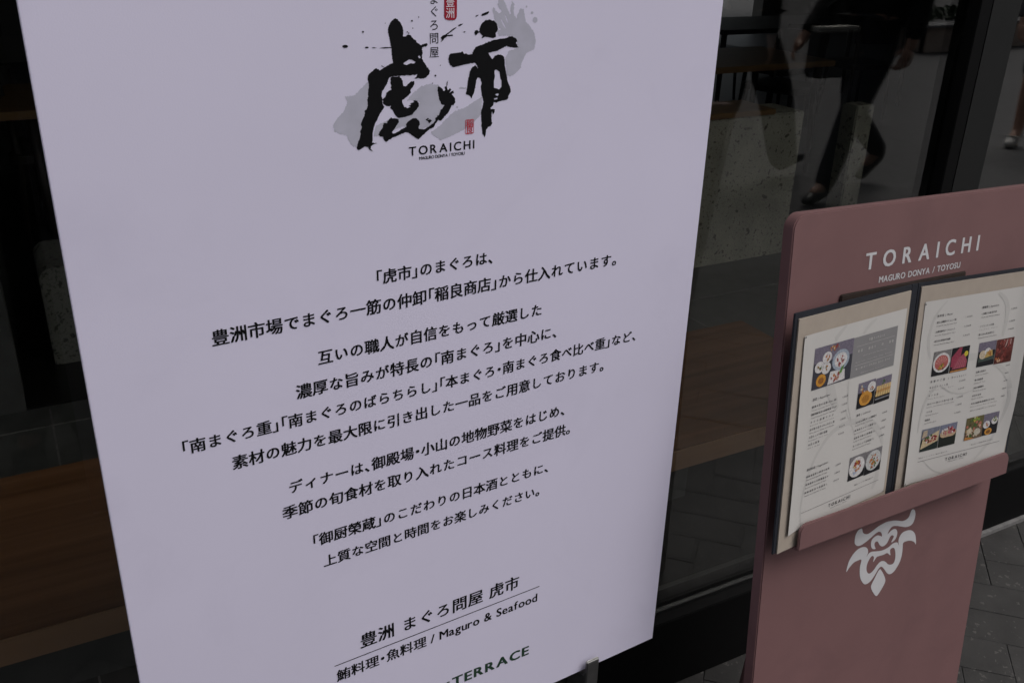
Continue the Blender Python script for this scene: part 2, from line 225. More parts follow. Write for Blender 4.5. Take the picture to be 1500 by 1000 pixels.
# ------------------------------------------------------------------ materials
def mat(name, col, rough=0.5, var=0.06, scale=30.0, bump=0.0, bscale=200.0, metal=0.0, spec=0.5, coord='Object'):
    m = bpy.data.materials.new(name)
    m.use_nodes = True
    nt = m.node_tree
    b = nt.nodes['Principled BSDF']
    b.inputs['Roughness'].default_value = rough
    b.inputs['Metallic'].default_value = metal
    b.inputs['Specular IOR Level'].default_value = spec
    tc = nt.nodes.new('ShaderNodeTexCoord')
    nz = nt.nodes.new('ShaderNodeTexNoise')
    nz.inputs['Scale'].default_value = scale
    nz.inputs['Detail'].default_value = 6
    nt.links.new(tc.outputs[coord], nz.inputs['Vector'])
    rp = nt.nodes.new('ShaderNodeValToRGB')
    rp.color_ramp.elements[0].position = 0.3
    rp.color_ramp.elements[1].position = 0.7
    rp.color_ramp.elements[0].color = (*[c * (1 - var) for c in col], 1)
    rp.color_ramp.elements[1].color = (*[min(1, c * (1 + var)) for c in col], 1)
    nt.links.new(nz.outputs['Fac'], rp.inputs['Fac'])
    nt.links.new(rp.outputs['Color'], b.inputs['Base Color'])
    if bump > 0:
        n2 = nt.nodes.new('ShaderNodeTexNoise')
        n2.inputs['Scale'].default_value = bscale
        n2.inputs['Detail'].default_value = 4
        nt.links.new(tc.outputs[coord], n2.inputs['Vector'])
        bp = nt.nodes.new('ShaderNodeBump')
        bp.inputs['Strength'].default_value = bump
        bp.inputs['Distance'].default_value = 0.002
        nt.links.new(n2.outputs['Fac'], bp.inputs['Height'])
        nt.links.new(bp.outputs['Normal'], b.inputs['Normal'])
    return m


def add_grime(m, amount, scale, seed):
    """faint handling marks and dust: real variation of colour and sheen"""
    nt = m.node_tree
    b = nt.nodes['Principled BSDF']
    src = b.inputs['Base Color'].links[0].from_socket
    tc = nt.nodes.new('ShaderNodeTexCoord')
    mp = nt.nodes.new('ShaderNodeMapping')
    mp.inputs['Location'].default_value = (seed, seed * 0.7, seed * 1.3)
    nt.links.new(tc.outputs['Object'], mp.inputs['Vector'])
    n1 = nt.nodes.new('ShaderNodeTexNoise')
    n1.inputs['Scale'].default_value = scale
    n1.inputs['Detail'].default_value = 9
    n1.inputs['Roughness'].default_value = 0.62
    n1.inputs['Distortion'].default_value = 0.6
    nt.links.new(mp.outputs['Vector'], n1.inputs['Vector'])
    rp = nt.nodes.new('ShaderNodeValToRGB')
    rp.color_ramp.elements[0].position = 0.52
    rp.color_ramp.elements[1].position = 0.80
    rp.color_ramp.elements[0].color = (1, 1, 1, 1)
    rp.color_ramp.elements[1].color = (1 - amount, 1 - amount, 1 - amount * 0.9, 1)
    nt.links.new(n1.outputs['Fac'], rp.inputs['Fac'])
    mx = nt.nodes.new('ShaderNodeMixRGB')
    mx.blend_type = 'MULTIPLY'
    mx.inputs['Fac'].default_value = 1.0
    nt.links.new(src, mx.inputs['Color1'])
    nt.links.new(rp.outputs['Color'], mx.inputs['Color2'])
    nt.links.new(mx.outputs['Color'], b.inputs['Base Color'])
    rr = nt.nodes.new('ShaderNodeMapRange')
    r0 = b.inputs['Roughness'].default_value
    rr.inputs['To Min'].default_value = r0 - 0.12
    rr.inputs['To Max'].default_value = r0 + 0.15
    nt.links.new(n1.outputs['Fac'], rr.inputs['Value'])
    nt.links.new(rr.outputs['Result'], b.inputs['Roughness'])


def mat_tint(name, rough=0.6, grain=0.15, gscale=900.0, spec=0.3):
    """printed or per-block colour from the mesh's own colour attribute"""
    m = bpy.data.materials.new(name)
    m.use_nodes = True
    nt = m.node_tree
    b = nt.nodes['Principled BSDF']
    b.inputs['Roughness'].default_value = rough
    b.inputs['Specular IOR Level'].default_value = spec
    at = nt.nodes.new('ShaderNodeVertexColor')
    at.layer_name = 'Tint'
    tc = nt.nodes.new('ShaderNodeTexCoord')
    nz = nt.nodes.new('ShaderNodeTexNoise')
    nz.inputs['Scale'].default_value = gscale
    nz.inputs['Detail'].default_value = 3
    nt.links.new(tc.outputs['Object'], nz.inputs['Vector'])
    mr = nt.nodes.new('ShaderNodeMapRange')
    mr.inputs['To Min'].default_value = 1 - grain
    mr.inputs['To Max'].default_value = 1 + grain
    nt.links.new(nz.outputs['Fac'], mr.inputs['Value'])
    mx = nt.nodes.new('ShaderNodeVectorMath')
    mx.operation = 'SCALE'
    nt.links.new(at.outputs['Color'], mx.inputs[0])
    nt.links.new(mr.outputs['Result'], mx.inputs['Scale'])
    nt.links.new(mx.outputs['Vector'], b.inputs['Base Color'])
    return m, nt, b


def mat_wood(name, c0, c1, rough=0.45, scale=3.0, axis=(0.25, 9, 9)):
    m = bpy.data.materials.new(name)
    m.use_nodes = True
    nt = m.node_tree
    b = nt.nodes['Principled BSDF']
    b.inputs['Roughness'].default_value = rough
    tc = nt.nodes.new('ShaderNodeTexCoord')
    mp = nt.nodes.new('ShaderNodeMapping')
    mp.inputs['Scale'].default_value = axis
    nt.links.new(tc.outputs['Object'], mp.inputs['Vector'])
    nz = nt.nodes.new('ShaderNodeTexNoise')
    nz.inputs['Scale'].default_value = scale
    nz.inputs['Detail'].default_value = 8
    nz.inputs['Roughness'].default_value = 0.65
    nz.inputs['Distortion'].default_value = 0.4
    nt.links.new(mp.outputs['Vector'], nz.inputs['Vector'])
    rp = nt.nodes.new('ShaderNodeValToRGB')
    rp.color_ramp.elements[0].position = 0.32
    rp.color_ramp.elements[1].position = 0.68
    rp.color_ramp.elements[0].color = (*c0, 1)
    rp.color_ramp.elements[1].color = (*c1, 1)
    nt.links.new(nz.outputs['Fac'], rp.inputs['Fac'])
    nt.links.new(rp.outputs['Color'], b.inputs['Base Color'])
    return m


def mat_speckle(name, base, spots, dark=True, density=0.3, scale=28.0, rough=0.75, var=0.18, tint=False):
    """stone with scattered pits or flecks"""
    m = bpy.data.materials.new(name)
    m.use_nodes = True
    nt = m.node_tree
    b = nt.nodes['Principled BSDF']
    b.inputs['Roughness'].default_value = rough
    tc = nt.nodes.new('ShaderNodeTexCoord')
    nz = nt.nodes.new('ShaderNodeTexNoise')
    nz.inputs['Scale'].default_value = 9
    nz.inputs['Detail'].default_value = 8
    nt.links.new(tc.outputs['Object'], nz.inputs['Vector'])
    rp = nt.nodes.new('ShaderNodeValToRGB')
    rp.color_ramp.elements[0].position = 0.3
    rp.color_ramp.elements[1].position = 0.7
    rp.color_ramp.elements[0].color = (*[c * (1 - var) for c in base], 1)
    rp.color_ramp.elements[1].color = (*[c * (1 + var) for c in base], 1)
    nt.links.new(nz.outputs['Fac'], rp.inputs['Fac'])
    wob = nt.nodes.new('ShaderNodeTexNoise')
    wob.inputs['Scale'].default_value = scale * 1.7
    nt.links.new(tc.outputs['Object'], wob.inputs['Vector'])
    addv = nt.nodes.new('ShaderNodeVectorMath')
    addv.operation = 'MULTIPLY_ADD'
    addv.inputs[1].default_value = (0.02,) * 3
    nt.links.new(wob.outputs['Color'], addv.inputs[0])
    nt.links.new(tc.outputs['Object'], addv.inputs[2])
    vo = nt.nodes.new('ShaderNodeTexVoronoi')
    vo.inputs['Scale'].default_value = scale
    nt.links.new(addv.outputs['Vector'], vo.inputs['Vector'])
    sep = nt.nodes.new('ShaderNodeSeparateColor')
    nt.links.new(vo.outputs['Color'], sep.inputs['Color'])
    # spot radius differs from cell to cell, most cells have none
    rad = nt.nodes.new('ShaderNodeMapRange')
    rad.inputs['From Min'].default_value = 1 - density
    rad.inputs['From Max'].default_value = 1.0
    rad.inputs['To Min'].default_value = 0.0
    rad.inputs['To Max'].default_value = 0.42
    nt.links.new(sep.outputs['Red'], rad.inputs['Value'])
    lt = nt.nodes.new('ShaderNodeMath')
    lt.operation = 'LESS_THAN'
    nt.links.new(vo.outputs['Distance'], lt.inputs[0])
    nt.links.new(rad.outputs['Result'], lt.inputs[1])
    mx = nt.nodes.new('ShaderNodeMixRGB')
    mx.inputs['Color2'].default_value = (*spots, 1)
    nt.links.new(lt.outputs['Value'], mx.inputs['Fac'])
    src = rp.outputs['Color']
    if tint:
        at = nt.nodes.new('ShaderNodeVertexColor')
        at.layer_name = 'Tint'
        ml = nt.nodes.new('ShaderNodeMixRGB')
        ml.blend_type = 'MULTIPLY'
        ml.inputs['Fac'].default_value = 1.0
        nt.links.new(src, ml.inputs['Color1'])
        nt.links.new(at.outputs['Color'], ml.inputs['Color2'])
        src = ml.outputs['Color']
    nt.links.new(src, mx.inputs['Color1'])
    nt.links.new(mx.outputs['Color'], b.inputs['Base Color'])
    n3 = nt.nodes.new('ShaderNodeTexNoise')
    n3.inputs['Scale'].default_value = 160
    n3.inputs['Detail'].default_value = 5
    nt.links.new(tc.outputs['Object'], n3.inputs['Vector'])
    bp = nt.nodes.new('ShaderNodeBump')
    bp.inputs['Strength'].default_value = 0.35
    bp.inputs['Distance'].default_value = 0.003
    nt.links.new(n3.outputs['Fac'], bp.inputs['Height'])
    nt.links.new(bp.outputs['Normal'], b.inputs['Normal'])
    return m


def mat_pitted(name, base, pit, rough=0.8):
    """cast stone with irregular dark pits of several sizes"""
    m = mat(name, base, rough, 0.20, 6.0)
    nt = m.node_tree
    b = nt.nodes['Principled BSDF']
    src = b.inputs['Base Color'].links[0].from_socket
    tc = nt.nodes.new('ShaderNodeTexCoord')
    last = src
    for sc, th, amt in ((24.0, 0.615, 0.85), (58.0, 0.60, 0.75), (130.0, 0.585, 0.5)):
        nz = nt.nodes.new('ShaderNodeTexNoise')
        nz.inputs['Scale'].default_value = sc
        nz.inputs['Detail'].default_value = 3
        nz.inputs['Roughness'].default_value = 0.55
        nt.links.new(tc.outputs['Object'], nz.inputs['Vector'])
        mr = nt.nodes.new('ShaderNodeMapRange')
        mr.inputs['From Min'].default_value = th
        mr.inputs['From Max'].default_value = th + 0.05
        mr.inputs['To Max'].default_value = amt
        nt.links.new(nz.outputs['Fac'], mr.inputs['Value'])
        mx = nt.nodes.new('ShaderNodeMixRGB')
        mx.inputs['Color2'].default_value = (*pit, 1)
        nt.links.new(mr.outputs['Result'], mx.inputs['Fac'])
        nt.links.new(last, mx.inputs['Color1'])
        last = mx.outputs['Color']
    nt.links.new(last, b.inputs['Base Color'])
    return m


def mat_glass(name, r0=0.014, tint=(0.82, 0.825, 0.81)):
    """clear pane: see-through with Schlick reflection on both faces"""
    m = bpy.data.materials.new(name)
    m.use_nodes = True
    nt = m.node_tree
    nt.nodes.remove(nt.nodes['Principled BSDF'])
    out = nt.nodes['Material Output']
    lw = nt.nodes.new('ShaderNodeLayerWeight')
    lw.inputs['Blend'].default_value = 0.5
    pw = nt.nodes.new('ShaderNodeMath')
    pw.operation = 'POWER'
    pw.inputs[1].default_value = 2.1
    nt.links.new(lw.outputs['Facing'], pw.inputs[0])
    mr = nt.nodes.new('ShaderNodeMapRange')
    mr.inputs['To Min'].default_value = r0
    mr.inputs['To Max'].default_value = 1.0
    nt.links.new(pw.outputs['Value'], mr.inputs['Value'])
    tr = nt.nodes.new('ShaderNodeBsdfTransparent')
    tr.inputs['Color'].default_value = (*tint, 1)
    gl = nt.nodes.new('ShaderNodeBsdfGlossy')
    gl.inputs['Roughness'].default_value = 0.0
    mx = nt.nodes.new('ShaderNodeMixShader')
    nt.links.new(mr.outputs['Result'], mx.inputs['Fac'])
    nt.links.new(tr.outputs['BSDF'], mx.inputs[1])
    nt.links.new(gl.outputs['BSDF'], mx.inputs[2])
    nt.links.new(mx.outputs['Shader'], out.inputs['Surface'])
    return m


M = dict(
    board=mat('poster white print', (0.665, 0.635, 0.795), 0.5, 0.022, 3.5, 0.05, 700, spec=0.3),
    ink=mat('black ink', (0.005, 0.005, 0.006), 0.7, 0.1, 300, spec=0.12),
    wash=mat('grey ink wash', (0.44, 0.435, 0.525), 0.6, 0.06, 60, spec=0.25),
    crimson=mat('crimson ink', (0.30, 0.012, 0.03), 0.6, 0.05, 80, spec=0.25),
    redink=mat('red stamp ink', (0.48, 0.04, 0.06), 0.6, 0.15, 300, spec=0.25),
    whiteink=mat('white ink', (0.74, 0.72, 0.80), 0.6, 0.02, 50, spec=0.25),
    green=mat('dark green ink', (0.018, 0.045, 0.028), 0.6, 0.08, 200, spec=0.25),
    pink=mat('dusty pink paint', (0.172, 0.092, 0.093), 0.58, 0.055, 9, 0.12, 900, spec=0.3),
    signwhite=mat('white vinyl', (0.53, 0.525, 0.545), 0.5, 0.02, 40),
    steel=mat('brushed steel', (0.20, 0.20, 0.20), 0.5, 0.1, 60, metal=1.0),
    blackmetal=mat('black metal', (0.012, 0.012, 0.013), 0.45, 0.1, 40),
    navy=mat('navy bookcloth', (0.007, 0.009, 0.016), 0.8, 0.15, 300, 0.25, 1200),
    beige=mat('beige card', (0.345, 0.295, 0.248), 0.8, 0.04, 60, 0.1, 900),
    paper=mat('menu paper', (0.485, 0.47, 0.455), 0.7, 0.015, 20, 0.05, 500),
    mark=mat('pale grey print', (0.44, 0.427, 0.414), 0.7, 0.02, 60),
    type=mat('grey type', (0.055, 0.052, 0.055), 0.7, 0.05, 300),
    greybox=mat('grey print panel', (0.20, 0.195, 0.20), 0.6, 0.03, 60),
    brown=mat('dark brown wood', (0.03, 0.02, 0.016), 0.5, 0.2, 80),
    frame=mat('black window frame', (0.004, 0.004, 0.0043), 0.6, 0.1, 30, spec=0.1),
    stile=mat('charcoal anodised frame', (0.0125, 0.013, 0.013), 0.45, 0.06, 30, spec=0.3),
    strip=mat('grey sill stone', (0.16, 0.155, 0.155), 0.7, 0.2, 60),
    glass=mat_glass('window glass'),
    bench=mat_wood('brown oak', (0.12, 0.054, 0.023), (0.215, 0.105, 0.052), 0.5),
    benchedge=mat_wood('oak edging', (0.27, 0.15, 0.085), (0.33, 0.19, 0.11), 0.5, 6),
    tablewood=mat_wood('honey oak', (0.16, 0.085, 0.03), (0.23, 0.13, 0.05), 0.45),
    darkwood=mat_wood('black stained wood', (0.010, 0.008, 0.007), (0.02, 0.015, 0.012), 0.5),
    panel=mat('charcoal laminate', (0.045, 0.05, 0.052), 0.6, 0.1, 20),
    shade=mat('under-bench shade', (0.006, 0.006, 0.006), 0.7, 0.1, 20),
    terrazzo=mat_pitted('pitted grey stone', (0.38, 0.365, 0.30), (0.07, 0.065, 0.05)),
    darkstone=mat_pitted('dark pitted stone', (0.20, 0.20, 0.18), (0.04, 0.04, 0.035)),
    stone=mat_speckle('grey slate', (0.10, 0.10, 0.10), (0.16, 0.16, 0.155), density=0.25, scale=60),
    floor=mat('grey floor tile', (0.085, 0.087, 0.085), 0.5, 0.15, 14),
    darkfloor=mat('black floor', (0.012, 0.012, 0.012), 0.3, 0.2, 14),
    plaster=mat('warm grey plaster', (0.22, 0.21, 0.19), 0.9, 0.06, 5),
    render=mat('grey render', (0.20, 0.20, 0.20), 0.9, 0.08, 3, 0.2, 60),
    added_soffit=mat('dark soffit', (0.10, 0.10, 0.10), 0.8, 0.05, 3),
    beigestone=mat_speckle('beige planter stone', (0.36, 0.29, 0.24), (0.45, 0.40, 0.36), density=0.3, scale=40),
    leaf=mat('dark hedge leaf', (0.03, 0.05, 0.025), 0.6, 0.35, 25),
    rail=mat('galvanised rail', (0.45, 0.46, 0.47), 0.4, 0.05, 20, metal=0.8),
    skin=mat('skin', (0.50, 0.30, 0.22), 0.55, 0.08, 20),
    hair=mat('black hair', (0.012, 0.010, 0.009), 0.5, 0.3, 80),
    trousers=mat('dark navy cloth', (0.008, 0.009, 0.016), 0.85, 0.2, 60),
    coat=mat('black cloth', (0.010, 0.010, 0.011), 0.85, 0.2, 60),
    shirt=mat('grey cloth', (0.10, 0.10, 0.11), 0.85, 0.1, 60),
    shoe=mat('black leather', (0.008, 0.008, 0.008), 0.4, 0.1, 60),
    sneaker=mat('white shoe leather', (0.66, 0.64, 0.60), 0.6, 0.05, 60),
    bag=mat('charcoal bag cloth', (0.05, 0.05, 0.055), 0.7, 0.1, 60),
    lining=mat('pale paper bag', (0.45, 0.44, 0.40), 0.8, 0.1, 60),
)
add_grime(M['board'], 0.07, 5.0, 2.3)
add_grime(M['pink'], 0.14, 7.0, 5.1)
M['photo'], _, _ = mat_tint('glossy menu photo', 0.5, 0.55, 420)
M['paver'] = mat_speckle('shaded flecked granite paver', (0.0235, 0.0225, 0.0225), (0.062, 0.059, 0.056), density=0.42, scale=75, rough=0.7, var=0.45, tint=True)  # base colour darkened to carry the shade near the shopfront
M['slab'] = mat_speckle('pale granite slab', (0.068, 0.066, 0.068), (0.095, 0.092, 0.09), density=0.25, scale=60, rough=0.75, var=0.15, tint=True)
M['asphalt'] = mat_speckle('granite paving', (0.066, 0.064, 0.066), (0.10, 0.097, 0.094), density=0.3, scale=60, rough=0.8)

# ------------------------------------------------------------------ lettering
_glyphs = {}
HALF = {'「': -0.5, '」': 0.0, '、': 0.0, '。': 0.0, '・': -0.25}


def glyph(ch, weight=0.0):
    """outline mesh of a character (or a run) at size 1"""
    key = (ch, weight)
    if key not in _glyphs:
        cu = bpy.data.curves.new('glyph', 'FONT')
        cu.body = ch
        cu.size = 1.0
        cu.offset = weight
        cu.resolution_u = 3
        o = bpy.data.objects.new('glyph', cu)
        COL.objects.link(o)
        bpy.context.view_layer.update()
        me = bpy.data.meshes.new_from_object(o.evaluated_get(bpy.context.evaluated_depsgraph_get()))
        vs = [(v.co.x, v.co.y) for v in me.vertices]
        fs = []
        for p in me.polygons:
            t = list(p.vertices)
            ar = sum(vs[t[i]][0] * vs[t[(i + 1) % len(t)]][1] - vs[t[(i + 1) % len(t)]][0] * vs[t[i]][1] for i in range(len(t)))
            if abs(ar) > 1e-9:
                fs.append(tuple(t) if ar > 0 else tuple(t[::-1]))
        bpy.data.objects.remove(o)
        bpy.data.curves.remove(cu)
        bpy.data.meshes.remove(me)
        xs = [v[0] for v in vs] or [0, 0.3]
        _glyphs[key] = (vs, fs, min(xs), max(xs))
    return _glyphs[key]


def put(mb, ch, x, zb, size, y, weight=0.0, sx=1.0):
    """weight thickens the strokes by laying shifted copies over each other"""
    vs, fs, _, _ = glyph(ch)
    w = weight
    for i, (dx, dz) in enumerate(((0, 0), (w, w * .5), (-w, w * .5), (w, -w * .5), (-w, -w * .5)) if w else ((0, 0),)):
        mb.add([(x + (v[0] + dx) * size * sx, y - 0.00002 * i, zb + (v[1] + dz) * size) for v in vs], fs)


def is_latin(c):
    return ord(c) < 0x250


def line(mb, text, x0, x1, zc, y, size=None, weight=0.0, k=0.001, gap=0.06, latin_up=0.0):
    """one line of type between x0 and x1 (mm), centred on height zc"""
    runs = []
    for c in text:
        if c == ' ':
            runs.append((' ', 0.32))
        elif is_latin(c):
            _, _, a, b = glyph(c)
            runs.append((c, (b - a) + gap * 1.6))
        elif c in HALF:
            runs.append((c, 0.5))
        else:
            runs.append((c, 1.0))
    tot = sum(r[1] for r in runs)
    s = size or (x1 - x0) / tot
    track = (x1 - x0 - s * tot) / max(1, len(runs) - 1)
    x = x0
    for c, adv in runs:
        if c != ' ':
            if is_latin(c):
                vs, fs, a, b = glyph(c)
                put(mb, c, (x - a * s) * k, (zc - (0.36 - latin_up) * s) * k, s * k, y, weight)
            else:
                q = 0.925 if 0x3041 <= ord(c) <= 0x30FE and c not in '・ー' else 1.0      # kana are set a little smaller
                put(mb, c, (x + (HALF.get(c, 0.0) + (1 - q) / 2) * s) * k, (zc - 0.38 * s * q) * k, s * k * q, y, weight)
        x += adv * s + track
    return s


def caps(mb, text, x0, x1, zc, cap, y, weight=0.0, k=0.001, condense=1.0, space=0.45):
    """latin capitals spread between x0 and x1 with cap height cap (mm)"""
    s = cap / 0.70
    gl = [(c, glyph(c)) for c in text]
    ws = [space * s if c == ' ' else (g[3] - g[2]) * s * condense for c, g in gl]
    track = (x1 - x0 - sum(ws)) / max(1, len(text) - 1)
    x = x0
    for (c, g), w in zip(gl, ws):
        if c != ' ':
            put(mb, c, (x - g[2] * s * condense) * k, (zc - cap / 2) * k, s * k, y, weight, condense)
        x += w + track


def rough_outline(L, amp, step):
    """breaks a traced outline into short pieces with a ragged, brushed edge"""
    out = []
    n = len(L)
    for i in range(n):
        a, b = Vector(L[i]), Vector(L[(i + 1) % n])
        d = (b - a)
        m = max(1, int(d.length / step))
        nrm = Vector((-d.y, d.x)).normalized() if d.length > 1e-6 else Vector((0, 0))
        for j in range(m):
            p = a + d * (j / m)
            e = mnoise.noise(Vector((p.x * 0.9, p.y * 0.9, 3.1))) * amp + random.uniform(-0.25, 0.25) * amp
            out.append(tuple(p + nrm * e) if j else tuple(a))
    return out


def rrect(x0, x1, z0, z1, r, corners='all', seg=7):
    """rounded rectangle outline, counter-clockwise"""
    rs = {'bl': r, 'br': r, 'tr': r, 'tl': r} if corners == 'all' else {k2: (r if k2 in corners else 0) for k2 in ('bl', 'br', 'tr', 'tl')}
    out = []
    for key, cx, cz, a0 in (('bl', x0, z0, 180), ('br', x1, z0, 270), ('tr', x1, z1, 0), ('tl', x0, z1, 90)):
        rr = rs[key]
        if rr == 0:
            out.append((cx, cz))
            continue
        ox = cx + (rr if 'l' in key else -rr)
        oz = cz + (rr if 'b' in key else -rr)
        for i in range(seg + 1):
            a = math.radians(a0 + 90 * i / seg)
            out.append((ox + rr * math.cos(a), oz + rr * math.sin(a)))
    return out


# ================================================================== setting
mb = MB()
mb.add([(-120, -120, -0.0028), (120, -120, -0.0028), (120, 120, -0.0028), (-120, 120, -0.0028)], [(0, 1, 2, 3)])
struct(mb.build('ground', M['asphalt']))

# herringbone pavers, turned 45 degrees to the shopfront; its shade is in their colour
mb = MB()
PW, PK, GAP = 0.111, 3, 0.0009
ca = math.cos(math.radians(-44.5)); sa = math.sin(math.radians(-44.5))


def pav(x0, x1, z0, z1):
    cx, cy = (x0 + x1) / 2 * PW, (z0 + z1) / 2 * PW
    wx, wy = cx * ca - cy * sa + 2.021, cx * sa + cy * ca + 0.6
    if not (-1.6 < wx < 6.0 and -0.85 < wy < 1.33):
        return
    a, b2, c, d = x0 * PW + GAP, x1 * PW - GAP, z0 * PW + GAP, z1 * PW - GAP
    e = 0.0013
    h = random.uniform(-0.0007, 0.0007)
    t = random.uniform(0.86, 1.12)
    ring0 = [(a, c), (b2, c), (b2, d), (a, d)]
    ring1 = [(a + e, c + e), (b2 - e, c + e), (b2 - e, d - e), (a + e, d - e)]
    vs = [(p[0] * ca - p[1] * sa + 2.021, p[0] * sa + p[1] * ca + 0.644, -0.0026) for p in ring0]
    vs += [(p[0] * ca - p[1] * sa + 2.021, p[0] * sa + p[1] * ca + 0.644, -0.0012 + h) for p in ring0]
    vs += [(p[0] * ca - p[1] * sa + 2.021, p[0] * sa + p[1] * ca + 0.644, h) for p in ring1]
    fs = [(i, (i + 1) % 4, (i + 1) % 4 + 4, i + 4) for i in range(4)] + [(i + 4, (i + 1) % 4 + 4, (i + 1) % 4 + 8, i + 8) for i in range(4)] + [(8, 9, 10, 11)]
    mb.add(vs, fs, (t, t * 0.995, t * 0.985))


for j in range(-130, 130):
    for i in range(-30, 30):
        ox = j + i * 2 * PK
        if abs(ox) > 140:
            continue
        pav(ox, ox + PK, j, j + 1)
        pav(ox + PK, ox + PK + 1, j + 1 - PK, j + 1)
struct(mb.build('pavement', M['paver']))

# larger slabs of the open street, paler than the pavers coloured for shade
mb = MB()
rr = random.Random(5)
for i in range(-14, 34):
    for j in range(0, 16):
        x0, y1 = i * 0.6 + (0.3 if j % 2 else 0.0), -0.99 - j * 0.6
        t = rr.uniform(0.9, 1.1)
        mb.add([(x0 + 0.002, y1 - 0.598, -0.001), (x0 + 0.598, y1 - 0.598, -0.001), (x0 + 0.598, y1, -0.001), (x0 + 0.002, y1, -0.001)], [(0, 1, 2, 3)], (t, t, t))
struct(mb.build('street', M['slab']))

# --- shop interior shell
mb = MB()
mb.add([(-5, 1.30, 0.004), (15, 1.30, 0.004), (15, 11, 0.004), (-5, 11, 0.004)], [(0, 1, 2, 3)])
struct(mb.build('shop_floor', M['floor']))
mb = MB()
mb.box(-0.08, 2.6, 3.12, 6.2, 0.0, 0.012)
struct(mb.build('dining_floor', M['darkfloor']))
mb = MB()
for y in (1.78, 2.38, 2.98):
    mb.box(-3.5, 6.0, y - 0.003, y + 0.003, 0.0, 0.0060)
for x in (-1.21, -0.61, -0.014, 0.59, 1.19, 1.79, 2.39, 2.99):
    mb.box(x - 0.003, x + 0.003, 1.32, 3.1, 0.0, 0.0056)
struct(mb.build('floor_joints', M['strip']))

sh = thing('shop_building', 'grey shop building that holds the dark glazed front behind the poster', 'building', (0, 1.3, 0))
b_ = MB()
b_.box(-5.2, -5, 0.0, 9.7, 0, 3.4)
b_.box(15, 15.2, 0.0, 9.7, 0, 3.4)
# back wall with two glazed openings
for x0, x1 in ((-5, 5.2), (6.6, 8.3), (9.9, 15)):
    b_.box(x0, x1, 9.6, 9.8, 0, 3.4)
for x0, x1 in ((5.2, 6.6), (8.3, 9.9)):
    b_.box(x0, x1, 9.6, 9.8, 2.3, 3.4)
b_.build('wall', M['plaster'], sh)
b_ = MB()
b_.box(-5.2, 15.2, -0.05, 9.8, 3.4, 3.6)
b_.build('ceiling', M['plaster'], sh)
b_ = MB()
b_.box(-5.2, 15.2, -0.1, 0.12, 2.9, 3.4)
b_.box(-5.2, -3.0, -0.1, 0.12, 0.0, 2.9)
b_.box(5.4, 15.2, -0.1, 0.12, 0.0, 2.9)
b_.build('facade', M['render'], sh)
b_ = MB()
b_.box(-5.2, 15.2, -0.65, -0.1, 3.15, 3.4)  # unseen overhang, added to block sky light above the shopfront
b_.build('added_canopy', M['added_soffit'], sh)

# --- shop window left of the post
sw = thing('shop_window', 'large dark shop window with black frame behind the poster', 'window', (0, 1.24, 0))
b_ = MB()
b_.box(-3.0, 1.622, -0.036, 0.055, 0.0, 0.186)
b_.build('base_rail', M['frame'], sw, bevel=0.002)
b_ = MB()
b_.box(-3.0, 1.622, -0.008, -0.003, 0.187, 0.193)
b_.build('gasket', M['stile'], sw)
b_ = MB()
b_.box(-3.0, 1.622, -0.03, 0.05, 2.82, 2.9)
b_.box(-3.0, -2.93, -0.03, 0.05, 0.187, 2.82)
b_.build('frame', M['frame'], sw, bevel=0.002)
b_ = MB()
b_.box(-2.93, 1.622, -0.003, 0.005, 0.187, 2.82)
b_.build('glass', M['glass'], sw)
b_ = MB()
b_.box(1.623, 1.655, -0.028, 0.006, 0.0, 2.9)
b_.build('post', M['frame'], sw, bevel=0.0015)

# --- glazed door to the right of the post
gd = thing('glass_door', 'charcoal framed glass door right of the black post, above the pink stand', 'glass door', (1.70, 1.28, 0))
b_ = MB()
b_.box(-0.020, 0.065, -0.05, 0.005, 0.012, 2.88)
b_.build('stile', M['stile'], gd, bevel=0.002)
b_ = MB()
b_.box(0.0655, 3.69, -0.01, 0.05, 0.012, 0.19)
b_.build('kick_rail', M['frame'], gd, bevel=0.002)
b_ = MB()
b_.box(0.0655, 3.69, -0.01, 0.05, 2.8, 2.9)
b_.box(3.61, 3.69, -0.01, 0.05, 0.19, 2.8)
b_.build('frame', M['frame'], gd, bevel=0.002)
b_ = MB()
b_.box(0.0655, 3.61, 0.006, 0.014, 0.19, 2.8)
b_.build('glass', M['glass'], gd)
b_ = MB()
b_.box(-0.040, 3.69, -0.020, 0.05, 0.0, 0.0115)
b_.build('threshold', M['strip'], gd)

# --- bench along the window, inside
bn = thing('wooden_bench', 'long low brown wooden bench running behind the window glass', 'bench', (0, 1.407, 0))
b_ = MB()
b_.box(-2.8, 1.82, 0.003, 0.518, 0.400, 0.450)
b_.build('seat', M['bench'], bn, bevel=0.003)
b_ = MB()
b_.box(-2.8, 1.82, 0.0, 0.0028, 0.399, 0.449)
b_.build('edge_strip', M['benchedge'], bn)
b_ = MB()
b_.box(-2.8, 1.28, 0.055, 0.075, 0.275, 0.399)
b_.build('apron', M['panel'], bn)
b_ = MB()
b_.box(-2.8, 1.79, 0.076, 0.46, 0.0, 0.398)  # black block stands in for the shade beneath the seat
b_.build('base', M['shade'], bn)
b_ = MB()
for x in (-0.62, 0.0, 0.62, 1.24):
    b_.box(x - 0.016, x - 0.012, 0.0745, 0.0755, 0.0, 0.274)
    b_.build('seam', M['strip'], bn)
    b_ = MB()

